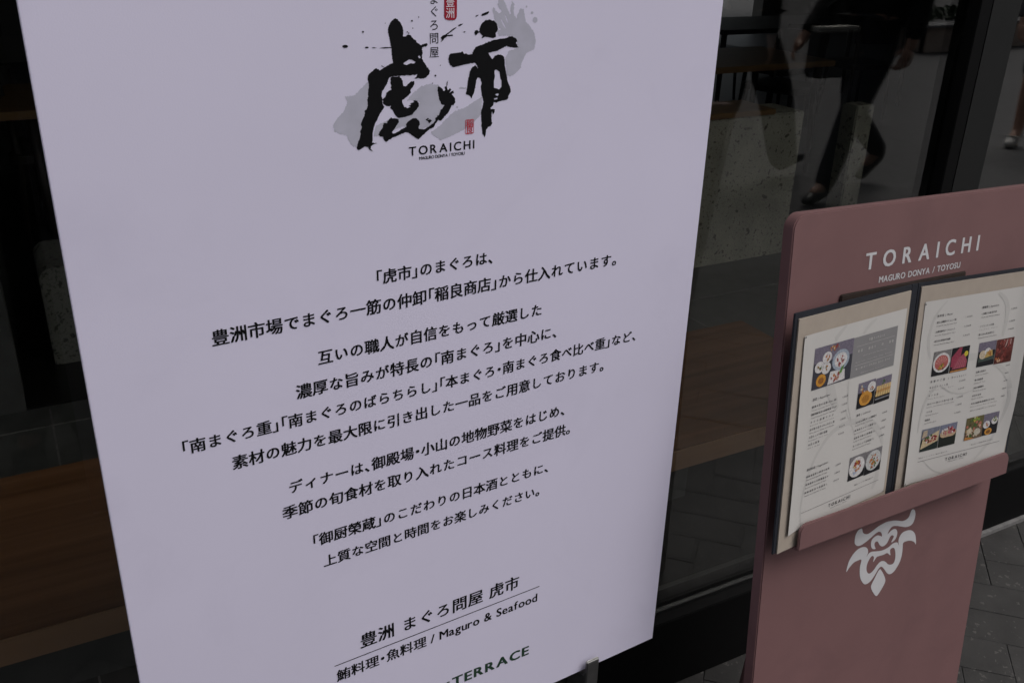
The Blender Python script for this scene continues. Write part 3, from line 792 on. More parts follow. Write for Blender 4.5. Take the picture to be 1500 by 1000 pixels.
# --- stone pieces behind the bench
pt = thing('stone_partition', 'low pitted pale stone partition with wooden cap seen through the right of the window', 'partition', (3.6, 3.3, 0))
b_ = MB()
b_.box(-1.6, -0.26, 0, 0.22, 0, 0.70)
b_.build('wall', M['terrazzo'], pt, bevel=0.006)
b_ = MB()
b_.box(-1.6, -0.45, -0.01, 0.23, 0.7005, 0.725)
b_.build('cap', M['tablewood'], pt, bevel=0.003)
pl = MB()
pl.box(3.68, 3.80, 3.3, 3.40, 0, 0.70)
tag(pl.build('stone_pier', M['terrazzo'], bevel=0.006), 'short pitted stone pier behind the mirrored walker, right of the long stone partition', 'pier')
pl = MB()
pl.box(-3.5, -0.08, 3.12, 3.3, 0, 0.46)
tag(pl.build('slate_panel', M['stone'], bevel=0.004), 'low grey slate panel at the far left inside the window', 'panel')
pl = MB()
pl.prism(rrect(30, 700, 0, 370, 45, 'tltr'), 3.42, 3.75)
tag(pl.build('stone_stool', M['darkstone'], bevel=0.006), 'grey pitted stone seat block beside the left edge of the poster', 'stool')


# --- dining tables and chairs inside
def make_table(label, loc, w, d, top, rotz=0.0, hgt=0.72):
    t = thing('dining_table', label, 'table', loc, rotz, 'tables inside the restaurant')
    a = MB()
    a.box(-w / 2, w / 2, -d / 2, d / 2, hgt - 0.035, hgt)
    a.build('tabletop', top, t, bevel=0.004)
    for sx in (-1, 1):
        for sy in (-1, 1):
            a = MB()
            a.tube([(sx * (w / 2 - 0.06), sy * (d / 2 - 0.06), 0), (sx * (w / 2 - 0.075), sy * (d / 2 - 0.075), hgt - 0.0355)], [0.016, 0.024])
            a.build('leg', M['darkwood'], t, smooth=True)
    return t


def make_chair(label, loc, rotz):
    t = thing('dining_chair', label, 'chair', loc, rotz, 'chairs inside the restaurant')
    a = MB()
    a.prism(rrect(-220, 220, -210, 210, 60), 0.0, 0.04)
    # seat lies flat: turn the prism (x-z outline) into x-y
    a.v = [(p[0], p[2], 0.42 + p[1]) for p in a.v]
    a.f = [f[::-1] for f in a.f]
    a.build('seat', M['darkwood'], t, bevel=0.006)
    a = MB()
    n = 9
    for i in range(n):
        u0, u1 = -1 + 2 * i / n, -1 + 2 * (i + 1) / n
        pts = []
        for u_ in (u0, u1):
            x, y = u_ * 0.2, 0.20 - 0.05 * (u_ * u_)
            pts += [(x, y), (x, y + 0.016)]
        vs = [(p[0], p[1] + (0.04 if z > 0.7 else 0), z) for z in (0.62, 0.80) for p in pts]
        a.add(vs, [(0, 2, 6, 4), (1, 5, 7, 3), (4, 6, 7, 5), (0, 1, 3, 2)] + ([(0, 4, 5, 1)] if i == 0 else []) + ([(2, 3, 7, 6)] if i == n - 1 else []))
    a.build('backrest', M['darkwood'], t, smooth=False)
    for sx in (-1, 1):
        for sy in (-1, 1):
            a = MB()
            top = 0.42 if sy < 0 else 0.78
            a.tube([(sx * 0.19, sy * 0.19, 0), (sx * 0.175, sy * 0.165, 0.42)] + ([(sx * 0.185, 0.19, top)] if sy > 0 else []), [0.012, 0.017] + ([0.012] if sy > 0 else []), 10)
            a.build('leg', M['darkwood'], t, smooth=True)
    return t


make_table('small honey coloured wooden table at the far left inside the window', (-0.35, 4.75, 0), 1.1, 0.7, M['tablewood'])
tb = make_table('long black table beyond the stone partition, right of the poster', (6.1, 6.3, 0), 2.2, 0.8, M['darkwood'])
make_table('honey wood table half hidden by the right edge of the poster', (4.15, 4.75, 0), 1.0, 0.7, M['tablewood'])
ch0 = make_chair('black wooden chair pulled up at the near left of the long black table', (5.45, 5.75, 0), math.pi + 0.2)
copy_thing(ch0, (6.3, 5.72, 0), math.pi - 0.15, 'black wooden chair at the near side of the long black table, right of its neighbour')
copy_thing(ch0, (5.7, 6.9, 0), 0.1, 'black wooden chair at the far side of the long black table')
copy_thing(ch0, (4.9, 5.1, 0), -1.3, 'black wooden chair beside the honey wood table near the poster edge')
copy_thing(ch0, (0.25, 4.95, 0), 1.4, 'black wooden chair at the small table left of the poster')

# ================================================================== poster on its easel
POST_ROT = math.radians(3.814)
PB = (0.392, 0.873, 0.5069)
PT, PH = 0.006, 1.030
po = thing('poster_board', 'tall white poster board printed with black Japanese text and a brushed logo', 'poster', PB, POST_ROT)
b_ = MB()
b_.box(-0.364, 0.364, 0.0, PT, 0.0, PH)
b_.build('board', M['board'], po, bevel=0.0006)
b_ = MB()
sizes = []
for t, xa, za, xb, zb in LINES[:10]:
    sizes.append(round(line(b_, t, xa, xb, (za + zb) / 2, -0.0003, None, 0.023), 2))
t, xa, za, xb, zb = LINES[10]
sizes.append(line(b_, t, xa, xb, 211.2, -0.0003, 23.2, 0.022))
t, xa, za, xb, zb = LINES[11]
sizes.append(line(b_, t, xa, xb, 172.5, -0.0003, None, 0.02))
(xa, za), (xb, zb) = RULE
b_.flat([(xa, za - 0.6), (xb, za - 0.6), (xb, za + 0.6), (xa, za + 0.6)], y=-0.0003)
t, xa, za, xb, zb = LINES[12]
caps(b_, t, xa, xb, za, 8.8, -0.0003, 0.016, condense=1.06)
t, xa, za, xb, zb = LINES[13]
caps(b_, t, xa, xb, za, 3.1, -0.0003, 0.014, space=0.3)
for c, x, z in VERT:
    s_ = 11.0
    put(b_, c, (x - s_ / 2) / 1000, (z - 0.38 * s_) / 1000, s_ / 1000, -0.0003, 0.0)
b_.build('lettering', M['ink'], po)
print('poster type sizes', sizes)
b_ = MB()
for i, (o_, hh) in enumerate(WASH):
    b_.flat(rough_outline(o_, 1.1, 0.7), [rough_outline(q, 0.5, 0.8) for q in hh], y=-0.00016 - 0.000004 * i)
b_.build('ink_wash', M['wash'], po)
b_ = MB()
for i, (o_, hh) in enumerate(BRUSH):
    big = i < 5
    b_.flat(rough_outline(o_, 0.75 if big else 0.2, 0.6), [rough_outline(q, 0.3, 0.8) for q in hh], y=-0.00028 - 0.000006 * i)
b_.build('brush_logo', M['ink'], po)
b_ = MB()
b_.flat(LABEL, y=-0.0004)
rl = b_.build('red_label', M['crimson'], po)
b_ = MB()
for c, x, z in VLAB:
    s_ = 10.2
    put(b_, c, (x - s_ / 2) / 1000, (z - 0.38 * s_) / 1000, s_ / 1000, -0.00055)
b_.build('label_lettering', M['whiteink'], rl)
b_ = MB()
sx0, sx1 = min(p[0] for p in STAMP), max(p[0] for p in STAMP)
sz0, sz1 = min(p[1] for p in STAMP), max(p[1] for p in STAMP)
b_.flat(rrect(sx0, sx1, sz0, sz1, 1.4), [rrect(sx0 + 0.55, sx1 - 0.55, sz0 + 0.55, sz1 - 0.55, 1.0)[::-1]], y=-0.0005)
sw_ = (sx1 - sx0) * 0.86
sh_ = (sz1 - sz0)
for c, f in (('稲', 0.70), ('良', 0.29)):
    put(b_, c, ((sx0 + sx1) / 2 - sw_ / 2) / 1000, (sz0 + sh_ * f - 0.38 * sw_) / 1000, sw_ / 1000, -0.0005, 0.012)
b_.build('stamp', M['redink'], po)
b_ = MB()
caps(b_, 'TERRACE', 11.6, 131.5, 84.6, 15.0, -0.0003, 0.034, condense=1.18)
caps(b_, 'TS', -11.0, 7.0, 84.0, 9.5, -0.0003, 0.034)
b_.build('green_lettering', M['green'], po)

ea = thing('easel', 'black metal easel with steel hooks carrying the white poster board', 'easel', (PB[0], PB[1], 0), POST_ROT)
b_ = MB()
b_.tube([(-0.26, 0.055, 0.0), (-0.26, 0.045, 1.72)], 0.0125)
b_.build('leg', M['blackmetal'], ea, smooth=True)
b_ = MB()
b_.tube([(0.26, 0.055, 0.0), (0.26, 0.045, 1.72)], 0.0125)
b_.build('leg', M['blackmetal'], ea, smooth=True)
b_ = MB()
b_.tube([(0.0, 0.27, 0.0), (0.0, 0.05, 1.55)], 0.0115)
b_.build('rear_leg', M['blackmetal'], ea, smooth=True)
b_ = MB()
for z in (0.46, 1.45):
    b_.box(-0.285, 0.285, 0.036, 0.0365 + 0.02, z - 0.014, z + 0.014)
    b_.build('crossbar', M['blackmetal'], ea, bevel=0.002)
    b_ = MB()
for hx in (-0.240, 0.240):
    b_ = MB()
    # flat strap: out of the crossbar, under the board and up in front of it
    prof = [(0.036, 0.470), (0.036, 0.487), (0.004, 0.5005), (-0.0035, 0.5015), (-0.0065, 0.505), (-0.0065, 0.527), (-0.0085, 0.5315),
            (-0.0110, 0.5300), (-0.0120, 0.526), (-0.0120, 0.485), (-0.0105, 0.470), (0.006, 0.452), (0.036, 0.447)]
    w0 = 0.011
    L_ = [(hx - w0, p[0], p[1]) for p in prof]
    R_ = [(hx + w0, p[0], p[1]) for p in prof]
    n = len(prof)
    b_.add(L_ + R_, [tuple(range(n)), tuple(range(2 * n - 1, n - 1, -1))] + [(i, i + n, (i + 1) % n + n, (i + 1) % n) for i in range(n)])
    b_.build('hook', M['steel'], ea, bevel=0.0012)

# ================================================================== pink menu stand
hX, hN, hU, hO = (Vector(v) for v in STAND)
ms = thing('menu_stand', 'dusty pink leaning menu stand with white lettering and a white face emblem', 'menu stand')
ms.matrix_world = Matrix(((hX.x, hN.x, hU.x, hO.x), (hX.y, hN.y, hU.y, hO.y), (hX.z, hN.z, hU.z, hO.z), (0, 0, 0, 1)))
ms_m = ms.matrix_world.copy()


def zground(x, y=0.0):
    """height along the board at which it meets the pavement (mm)"""
    return -(hO.z + hX.z * x / 1000 + hN.z * y) / hU.z * 1000


BT = 0.019
out_ = rrect(-267.5, 269.0, 0, 1183.0, 20, 'tltr', 10)
out_ = [(x, z if z > 1 else zground(x, BT)) for x, z in out_]
b_ = MB()
b_.prism(out_, 0.0, BT)
b_.build('board', M['pink'], ms, bevel=0.0016)
# lower rail that carries the menu
b_ = MB()
b_.prism(rrect(-242.5, 243.0, 716.0, 755.5, 15, 'tltr', 8), -0.0385, -0.0335)
b_.box(-0.2425, 0.243, -0.0334, -0.0003, 0.7140, 0.7182)
b_.build('rail', M['pink'], ms, bevel=0.0012)
b_ = MB()
b_.box(-0.168, 0.105, -0.0043, -0.0003, 1.048, 1.0665)
b_.build('clip_bar', M['brown'], ms, bevel=0.0015)
b_ = MB()
t, xa, za, xb, zb = SLINES[0]
caps(b_, t, xa, xb + 1, (za + zb) / 2, 23.2, -0.0004, 0.024, condense=1.04)
t, xa, za, xb, zb = SLINES[1]
caps(b_, t, xa, xb, (za + zb) / 2, 8.8, -0.0004, 0.022, space=0.34, condense=1.03)
b_.build('lettering', M['signwhite'], ms)


def smooth_loop(L, k=4):
    """closed Catmull-Rom through a traced outline"""
    n = len(L)
    out = []
    for i in range(n):
        p0, p1, p2, p3 = (Vector(L[(i + d) % n]) for d in (-1, 0, 1, 2))
        for j in range(k):
            t = j / k
            out.append(tuple(0.5 * ((2 * p1) + (p2 - p0) * t + (2 * p0 - 5 * p1 + 4 * p2 - p3) * t * t + (3 * p1 - p0 - 3 * p2 + p3) * t ** 3)))
    return out


b_ = MB()
for o_, hh in EMBLEM:
    b_.flat(smooth_loop(o_, 3), [smooth_loop(q, 3) for q in hh], y=-0.0004)
b_.build('emblem', M['signwhite'], ms)
b_ = MB()
for sx in (-0.12, 0.2):
    top = Vector((sx, BT + 0.012, 1.02))
    foot_w = Vector(ms_m @ Vector((sx, BT, zground(sx * 1000, BT) / 1000))) + Vector((0, 0.19, 0))
    foot_w.z = 0.006
    b_.tube([top, ms_m.inverted() @ foot_w], 0.011)
    b_.build('rear_leg', M['pink'], ms, smooth=True)
    b_ = MB()

# ================================================================== menu book on the stand
mk = thing('menu_book', 'open navy menu folder with two printed pages resting on the pink stand rail', 'menu')
mk.matrix_world = ms_m


def page_frame(P):
    x0, o0, x1, o1 = P
    a = Vector((x0 / 1000, -o0 / 1000, 0))
    X = (Vector((x1 / 1000, -o1 / 1000, 0)) - a).normalized()
    N = Vector((-X.y, X.x, 0))
    return a, X, N


def on_page(P, curl=None):
    a, X, N = page_frame(P)

    def f(x, y, z):
        dy = y + (curl(x, z) if curl else 0.0)
        p = a + X * x + N * dy
        return (p.x, p.y, z)
    return f


fl_ = on_page(PAGEL)
fr_ = on_page(PAGER)
WL = math.hypot(PAGEL[2] - PAGEL[0], PAGEL[3] - PAGEL[1])
WR = math.hypot(PAGER[2] - PAGER[0], PAGER[3] - PAGER[1])
ZB = 0.7187
# navy covers and spine
b_ = MB()
b_.box(0.0, WL / 1000, 0.0, 0.003, ZB, 1.0635)
b_.v = [fl_(*p) for p in b_.v]
c2 = MB()
c2.box(0.0, WR / 1000, 0.0, 0.003, ZB, 1.0635)
b_.add([fr_(*p) for p in c2.v], c2.f)
b_.box(PAGEL[2] / 1000, PAGER[0] / 1000, -0.0078, -0.0050, ZB, 1.0635)
b_.build('cover', M['navy'], mk, bevel=0.0008)
b_ = MB()
b_.box(0.0068, 0.2568, -0.0022, -0.0003, ZB, 1.0555)
b_.build('backing_card', M['beige'], mk, deform=fl_)
b_ = MB()
b_.box(0.0055, 0.2515, -0.0022, -0.0003, ZB, 1.0580)
b_.build('backing_card', M['beige'], mk, deform=fr_)


def sm(t):
    t = max(0.0, min(1.0, t))
    return t * t * (3 - 2 * t)


def curl_l(x, z):
    return -0.0035 * sm((0.043 - x) / 0.025) * (0.3 + 0.7 * sm((1.02 - z) / 0.2)) - 0.0006


def curl_r(x, z):
    return -0.006 * sm((x - 0.222) / 0.026) * sm((z - 0.74) / 0.12) - 0.0035 * sm((0.043 - x) / 0.03) * sm((1.0 - z) / 0.25) - 0.0006


def sheet(x0t, x0b, x1, z0, z1, P, curl):
    a = MB()
    nx, nz = 24, 16
    vs = []
    for j in range(nz + 1):
        z = z0 + (z1 - z0) * j / nz
        xl = x0b + (x0t - x0b) * j / nz
        for i in range(nx + 1):
            s_ = i / nx
            vs.append((xl + (x1 - xl) * s_, -0.0026, z))
    fs = [(j * (nx + 1) + i, j * (nx + 1) + i + 1, (j + 1) * (nx + 1) + i + 1, (j + 1) * (nx + 1) + i) for j in range(nz) for i in range(nx)]
    a.add(vs, fs)
    vs2 = [(p[0], p[1] + 0.0003, p[2]) for p in vs]
    a.add(vs2, [f[::-1] for f in fs])
    return a.build('menu_sheet', M['paper'], mk, deform=on_page(P, curl), smooth=True)


shL = sheet(0.0189, 0.0215, 0.2495, 0.7435, 1.0310, PAGEL, curl_l)
shR = sheet(0.0157, 0.0195, 0.2475, 0.7425, 1.0345, PAGER, curl_r)
dL, dR = on_page(PAGEL, curl_l), on_page(PAGER, curl_r)
YP = -0.0028


def ribbon(a, pts, ws, y):
    """flat brushed band through points (mm) with widths"""
    n = len(pts)
    L, R = [], []
    for i in range(n):
        p = Vector(pts[i])
        d = (Vector(pts[min(i + 1, n - 1)]) - Vector(pts[max(i - 1, 0)])).normalized()
        q = Vector((-d.y, d.x)) * ws[i] / 2
        L.append(p + q)
        R.append(p - q)
    vs = [(p.x / 1000, y, p.y / 1000) for p in L + R]
    a.add(vs, [(i + n, i + 1 + n, i + 1, i) for i in range(n - 1)])


# pale grey brushed figure behind the menu type
for MOT, par, df in ((MOTIF_LEFT, shL, dL), (MOTIF_RIGHT, shR, dR)):
    for i, (pts, ws) in enumerate(MOT):
        b_ = MB()
        # resample smoothly
        P2, W2 = [], []
        n = len(pts)
        for j in range(n - 1):
            p0, p1, p2, p3 = (Vector(pts[max(0, min(n - 1, j + d))]) for d in (-1, 0, 1, 2))
            for q in range(5):
                t = q / 5
                P2.append(0.5 * ((2 * p1) + (p2 - p0) * t + (2 * p0 - 5 * p1 + 4 * p2 - p3) * t * t + (3 * p1 - p0 - 3 * p2 + p3) * t ** 3))
                W2.append(ws[j] + (ws[j + 1] - ws[j]) * t)
        P2.append(Vector(pts[-1]))
        W2.append(ws[-1])
        ribbon(b_, P2, W2, YP - 0.00002 * i)
        b_.build('pale_motif', M['mark'], par, deform=df)

YT = -0.0031


def type_line(a, text, x0, x1, z, cap=3.0, w=0.008):
    line(a, text, x0, x1, z, YT, None if cap is None else cap, w, gap=0.07)


# left sheet type
b_ = MB()
type_line(b_, '前菜 | Appetizer', 50, 88, 936.5, 4.2)
items = [('厳選大豆の豆腐(冷or温)', 'Three Seasons Tofu Choice', '1,500円', 926.0, 104),
         ('御殿場産本日の季節野菜サラダ', 'Today\'s Selected Seasonal Vegetables', '1,650円', 915.0, 105),
         ('まぐろ海鮮サラダ', 'Broiled Seafood Salad', '2,250円', 904.0, 100),
         ('出汁巻き玉子ふわふわだし巻', 'Fluffy Japanese Omelet with Mentaiko', '1,380円', 893.0, 104),
         ('大豆たっぷり寄せ豆腐', 'Homemade Yose Tofu', '800円', 882.0, 90),
         ('本日の酢物', 'Dish of the Day', '980円', 871.0, 74)]
for jp, en, pr, z, xe in items:
    type_line(b_, jp, 50, xe, z, 3.5)
    type_line(b_, en, 50, min(xe + 2, 104), z - 5.0, 2.2)
    type_line(b_, pr, 117, 129, z - 0.5, 2.9)
type_line(b_, '野菜料理 | Vegetables', 53, 100, 833, 4.0)
for jp, en, pr, z in (('御殿場野菜と根菜の旨煮', 'Simmered Local Vegetables (2 Types)', '1,500円', 822.5),
                      ('季節野菜の天麩羅盛合せ', 'Seasonal Local Vegetables (3 Types)', '1,680円', 810.5),
                      ('御殿場野菜の蒸籠蒸し', 'Steamed Local Vegetables (3 Types)', '1,500円', 798.5)):
    type_line(b_, jp, 53, 104, z, 3.5)
    type_line(b_, en, 53, 100, z - 5.0, 2.2)
    type_line(b_, pr, 118, 130, z, 2.9)
type_line(b_, '海老 | Lobster', 155, 190, 889, 4.0)
for jp, en, pr, z in (('なんばん海老まぐろ四種盛り', 'Tempura of Five Tuna Pieces', '2,300円', 878.5),
                      ('車海老天ぷら(二種盛り)', 'Assorted Seafood Tempura', '1,800円', 866.0),
                      ('海鮮寄せ揚げ(四種盛り)', 'Assorted Seafood (4 Types)', '2,250円', 854.0),
                      ('まぐろおしょう(四種盛り)', 'Assorted Fried Fish (4 Types)', '2,480円', 842.0)):
    type_line(b_, jp, 155, 206, z, 3.4)
    type_line(b_, en, 155, 198, z - 5.0, 2.2)
    type_line(b_, pr, 219, 231, z, 2.9)
type_line(b_, '写真はイメージです。価格は税込です。', 170, 218, 777, 2.2)
b_.flat([(50, 768.2), (232, 768.2), (232, 768.7), (50, 768.7)], y=YT)
caps(b_, 'TORAICHI', 112, 163, 761.5, 5.4, YT, 0.012)
caps(b_, 'MAGURO DONYA / TOYOSU', 118, 156, 756.0, 1.6, YT, space=0.3)
b_.build('menu_type', M['type'], shL, deform=dL)

# right sheet type
b_ = MB()
type_line(b_, '焼料理 | Meat', 44, 77, 1010.0, 4.0)
for jp, en, pr, z, xe in (('富士山麓豚のにんにく焼', 'Grilled Mt. Fuji Gyokusho Pork', '1,800円', 1000.0, 86),
                          ('A5黒毛和牛ローストビーフ', 'Roasted Wagyu Roast Beef', '3,300円', 985.5, 86),
                          ('本日のA5黒毛和牛炭焼', 'Charcoal Roasted Wagyu Beef', '3,850円', 971.0, 79)):
    type_line(b_, jp, 45, xe, z, 3.5)
    type_line(b_, en, 45, 88, z - 5.6, 2.2)
    type_line(b_, pr, 106, 120, z + 1, 2.9)
type_line(b_, '御飯物 | Japanese', 140, 177, 1011.5, 4.0)
for jp, en, pr, z, xe in (('(土鍋炊き飯)海の幸', 'Clay Pot Rice with Tuna and Salmon', '2,200円', 1001.5, 174),
                          ('さざえのつぼ焼', 'Turban Shell', '1,200円', 981.5, 172),
                          ('鯛ごはん丼大葉仕立', 'Steamed Rice Bowl with Sea Bream', '2,480円', 968.5, 176)):
    type_line(b_, jp, 141, xe, z, 3.4)
    type_line(b_, en, 141, 182, z - 5.6, 2.2)
    type_line(b_, pr, 207, 220, z, 2.9)
type_line(b_, '食事のご飯 | Donburi', 49, 126, 907, 4.0)
for jp, en, pr, z, xe in (('本まぐろづくし丼', 'Bluefin Tuna Bowl', '2,480円', 897.5, 88),
                          ('まぐろ丼', 'Tuna Rice Bowl', '2,250円', 884.5, 70),
                          ('本まぐろ・南まぐろ食べ比べ重', 'Bluefin and Southern Bluefin Tuna', '3,280円', 871.0, 105),
                          ('づけ丼', 'Marinated Tuna Bowl', '2,480円', 858.0, 62),
                          ('海鮮丼', 'Seafood Rice Bowl', '2,280円', 845.0, 60)):
    type_line(b_, jp, 49, xe, z, 3.4)
    type_line(b_, en, 49, min(xe + 14, 108), z - 5.2, 2.2)
    type_line(b_, pr, 113, 126, z + 1, 2.9)
for jp, en, z, xe in (('玉露の茶漬け', 'Green Tea Ochazuke', 907, 171), ('鮪の時雨煮', 'Simmered Tuna', 894, 167), ('本日の御味噌汁', 'Miso Soup of the Day', 881, 172),
                      ('本日の甘味', 'Dessert of the Day', 868, 168), ('本日の御飯物(料理長おまかせ)', 'Chef\'s Choice Rice of the Day', 855, 202)):
    type_line(b_, jp, 148, xe, z, 3.4)
    type_line(b_, en, 148, xe + 6, z - 5.2, 2.2)
    type_line(b_, '800円' if z > 870 else '980円', 217, 225, z + 1, 2.6)
type_line(b_, '季節により内容が変わることがあります', 148, 208, 843, 2.2)
type_line(b_, '写真はイメージです。価格は税込です。', 47, 112, 782.5, 2.2)
type_line(b_, '仕入れにより内容が変更になります。', 164, 215, 783, 2.2)
b_.flat([(46, 776.5), (231, 776.5), (231, 777.0), (46, 777.0)], y=YT)
caps(b_, 'TORAICHI', 108, 156, 769.0, 5.0, YT, 0.02)
caps(b_, 'MAGURO DONYA / TOYOSU', 114, 150, 763.8, 1.6, YT, space=0.3)
b_.build('menu_type', M['type'], shR, deform=dR)

# grey course panel on the left sheet
b_ = MB()
b_.flat([(129, 949.8), (232.5, 948.8), (231.5, 1008.6), (128.0, 1008.6)], y=-0.0030)
gp = b_.build('course_panel', M['greybox'], shL, deform=dL)
b_ = MB()
YT_old, YT = YT, -0.0033
type_line(b_, '御膳 ランチコース', 163, 201, 1000.5, 4.2)
type_line(b_, '前菜   御造り   椀   焼物', 140, 224, 987.5, 4.4)
type_line(b_, 'Lunch Course with Tuna Selection', 154, 208, 979, 2.4)
type_line(b_, 'Appetizer  Vegetable  Soup  Dessert', 138, 224, 971.5, 2.4)
type_line(b_, '御一人様 四千八百円(税込) 前日迄に御予約', 140, 220, 961.5, 3.2)
type_line(b_, 'Reservation required one day before', 153, 208, 954, 2.2)
for z in (994.5, 966.5):
    b_.flat([(137, z), (226, z), (226, z + 0.35), (137, z + 0.35)], y=YT)
b_.build('panel_type', M['paper'], gp, deform=dL)
YT = YT_old


# printed food photographs
def disc(a, cx, cz, r, col, y, rz=None, n=18, jag=0.0):
    a.flat([(cx + r * (1 + random.uniform(-jag, jag)) * math.cos(2 * math.pi * i / n), cz + (rz or r) * (1 + random.uniform(-jag, jag)) * math.sin(2 * math.pi * i / n)) for i in range(n)], y=y, col=col)


def bits(a, cx, cz, r, cols, n, y, size=2.0, rz=None):
    for i in range(n):
        t, q = random.uniform(0, 6.28), math.sqrt(random.random())
        disc(a, cx + r * q * math.cos(t), cz + (rz or r) * q * math.sin(t), random.uniform(0.5, 1.0) * size, random.choice(cols), y - 0.000004 * (i + 1), n=7, jag=0.25)


WHT, CRM = (0.62, 0.60, 0.60), (0.55, 0.46, 0.34)
SLATE, DK, LAV = (0.05, 0.05, 0.065), (0.015, 0.015, 0.018), (0.17, 0.15, 0.20)
RED, ORG, YEL, GRN, PNK = (0.26, 0.045, 0.045), (0.42, 0.16, 0.04), (0.48, 0.35, 0.08), (0.06, 0.12, 0.035), (0.40, 0.17, 0.18)
Y0, Y1, Y2, Y3 = -0.0031, -0.0032, -0.00335, -0.0035


def base_rect(a, x0, x1, z0, z1, low, high, split=0.45):
    zm = z0 + (z1 - z0) * split
    a.flat([(x0, z0), (x1, z0), (x1, zm), (x0, zm)], y=Y0, col=low)
    a.flat([(x0, zm), (x1, zm), (x1, z1), (x0, z1)], y=Y0, col=high)


def photo(parent, deform, fn):
    a = MB()
    fn(a)
    a.build('food_photo', M['photo'], parent, deform=deform, dim=0.82)


def ph1(a):
    base_rect(a, 44.5, 128.5, 950.5, 1009.3, SLATE, LAV, 0.62)
    disc(a, 103, 983, 19, (0.33, 0.38, 0.45), Y1, 15)
    disc(a, 103, 983, 14, WHT, Y1 - 0.00003, 10.5)
    bits(a, 102, 982, 8, [RED, PNK, (0.35, 0.08, 0.07), GRN], 16, Y2, 2.2)
    for cx, cz, c in ((72, 992, RED), (57, 981, GRN), (72, 977, GRN)):
        disc(a, cx, cz, 10, WHT, Y1 - 0.00002, 8.2)
        bits(a, cx, cz, 4.5, [c, ORG, GRN], 8, Y2, 1.7)
    disc(a, 63, 961.5, 10.5, (0.55, 0.26, 0.04), Y1, 8.8)
    disc(a, 63, 961, 6, (0.30, 0.12, 0.03), Y1 - 0.00003, 4.5)
    a.flat([(78, 951.5), (116, 953), (114, 968), (82, 970)], y=Y1, col=WHT)
    bits(a, 95, 961, 10, [PNK, ORG, RED, WHT], 16, Y2, 2.6, 6)
    a.flat([(101, 963), (106, 972), (112, 975), (107, 964)], y=Y3, col=(0.12, 0.26, 0.06))
    bits(a, 87, 1003, 9, [CRM, ORG, RED, (0.4, 0.25, 0.15)], 18, Y2, 2.3, 4)


def ph2(a):
    base_rect(a, 152.5, 192.5, 898.8, 937.5, DK, LAV, 0.6)
    disc(a, 172, 912, 15, (0.56, 0.27, 0.05), Y1, 11)
    disc(a, 172, 911, 9, (0.38, 0.17, 0.03), Y1 - 0.00003, 6)
    disc(a, 184, 927, 9.5, WHT, Y1 - 0.00002, 8)
    bits(a, 184, 925, 4, [GRN, RED, ORG], 9, Y2, 1.8)
    bits(a, 164, 928, 6, [ORG, CRM, (0.18, 0.2, 0.28)], 12, Y2, 2.2)


def ph2b(a):
    base_rect(a, 193.8, 232.0, 897.8, 936.2, DK, LAV, 0.5)
    for i in range(6):
        a.flat([(196 + 6 * i, 908), (201.3 + 6 * i, 908), (202 + 6 * i, 924), (196.8 + 6 * i, 924)], y=Y1, col=(0.62, 0.44, 0.20))
        a.flat([(196.4 + 6 * i, 914), (201.6 + 6 * i, 914), (201.8 + 6 * i, 918), (196.6 + 6 * i, 918)], y=Y2, col=(0.50, 0.28, 0.10))
    bits(a, 212, 927, 4, [GRN], 7, Y2, 2.0)
    a.flat([(196, 903), (230, 903), (230, 905), (196, 905)], y=Y1, col=(0.22, 0.22, 0.24))


def ph3(a):
    base_rect(a, 152, 190.5, 787.5, 824.8, DK, (0.2, 0.19, 0.2), 0.4)
    disc(a, 171, 806, 18.5, WHT, Y1, 16)
    bits(a, 171, 808, 8, [ORG, RED, YEL, (0.55, 0.3, 0.2)], 22, Y2, 2.4)
    bits(a, 168, 799, 5, [(0.3, 0.36, 0.5)], 6, Y2, 2.0)


def ph3b(a):
    base_rect(a, 191.5, 231.0, 786.0, 824.0, DK, (0.2, 0.19, 0.2), 0.4)
    disc(a, 211, 806, 18.5, (0.5, 0.5, 0.5), Y1, 16)
    bits(a, 211, 806, 12, [WHT, GRN, (0.12, 0.2, 0.05), RED, ORG], 34, Y2, 2.3)


def ph4(a):
    base_rect(a, 48.5, 85.5, 915.2, 954.0, DK, (0.2, 0.19, 0.19), 0.45)
    disc(a, 67, 935, 18, WHT, Y1, 15.5)
    disc(a, 67, 935, 14.5, (0.42, 0.12, 0.11), Y1 - 0.00003, 12)
    for i in range(7):
        t = 0.5 + i * 0.38
        a.flat([(67, 933), (67 + 13 * math.cos(t), 933 + 12 * math.sin(t)), (67 + 13 * math.cos(t + 0.2), 933 + 12 * math.sin(t + 0.2))], y=Y2, col=(0.55, 0.24, 0.22))
    bits(a, 67, 928, 5.5, [GRN, YEL, ORG, (0.1, 0.2, 0.04)], 14, Y3, 2.2)


def ph4b(a):
    base_rect(a, 87.0, 125.5, 915.0, 954.3, DK, DK, 0.5)
    a.flat([(88, 924), (106, 924), (109, 953.6), (103, 953.6), (88, 940)], y=Y1, col=(0.30, 0.05, 0.085))
    a.flat([(91, 920), (122, 920), (123, 930), (114, 943), (104, 938)], y=Y1 - 0.00004, col=(0.34, 0.075, 0.11))
    for i in range(5):
        a.flat([(96 + 5 * i, 921), (98 + 5 * i, 921), (107 + 3 * i, 938), (106 + 3 * i, 938)], y=Y2, col=(0.40, 0.13, 0.165))
    disc(a, 119, 942, 4.2, (0.6, 0.5, 0.05), Y2)
    a.flat([(88, 915.5), (125, 915.5), (125, 918.5), (88, 918.0)], y=Y2, col=(0.45, 0.2, 0.06))


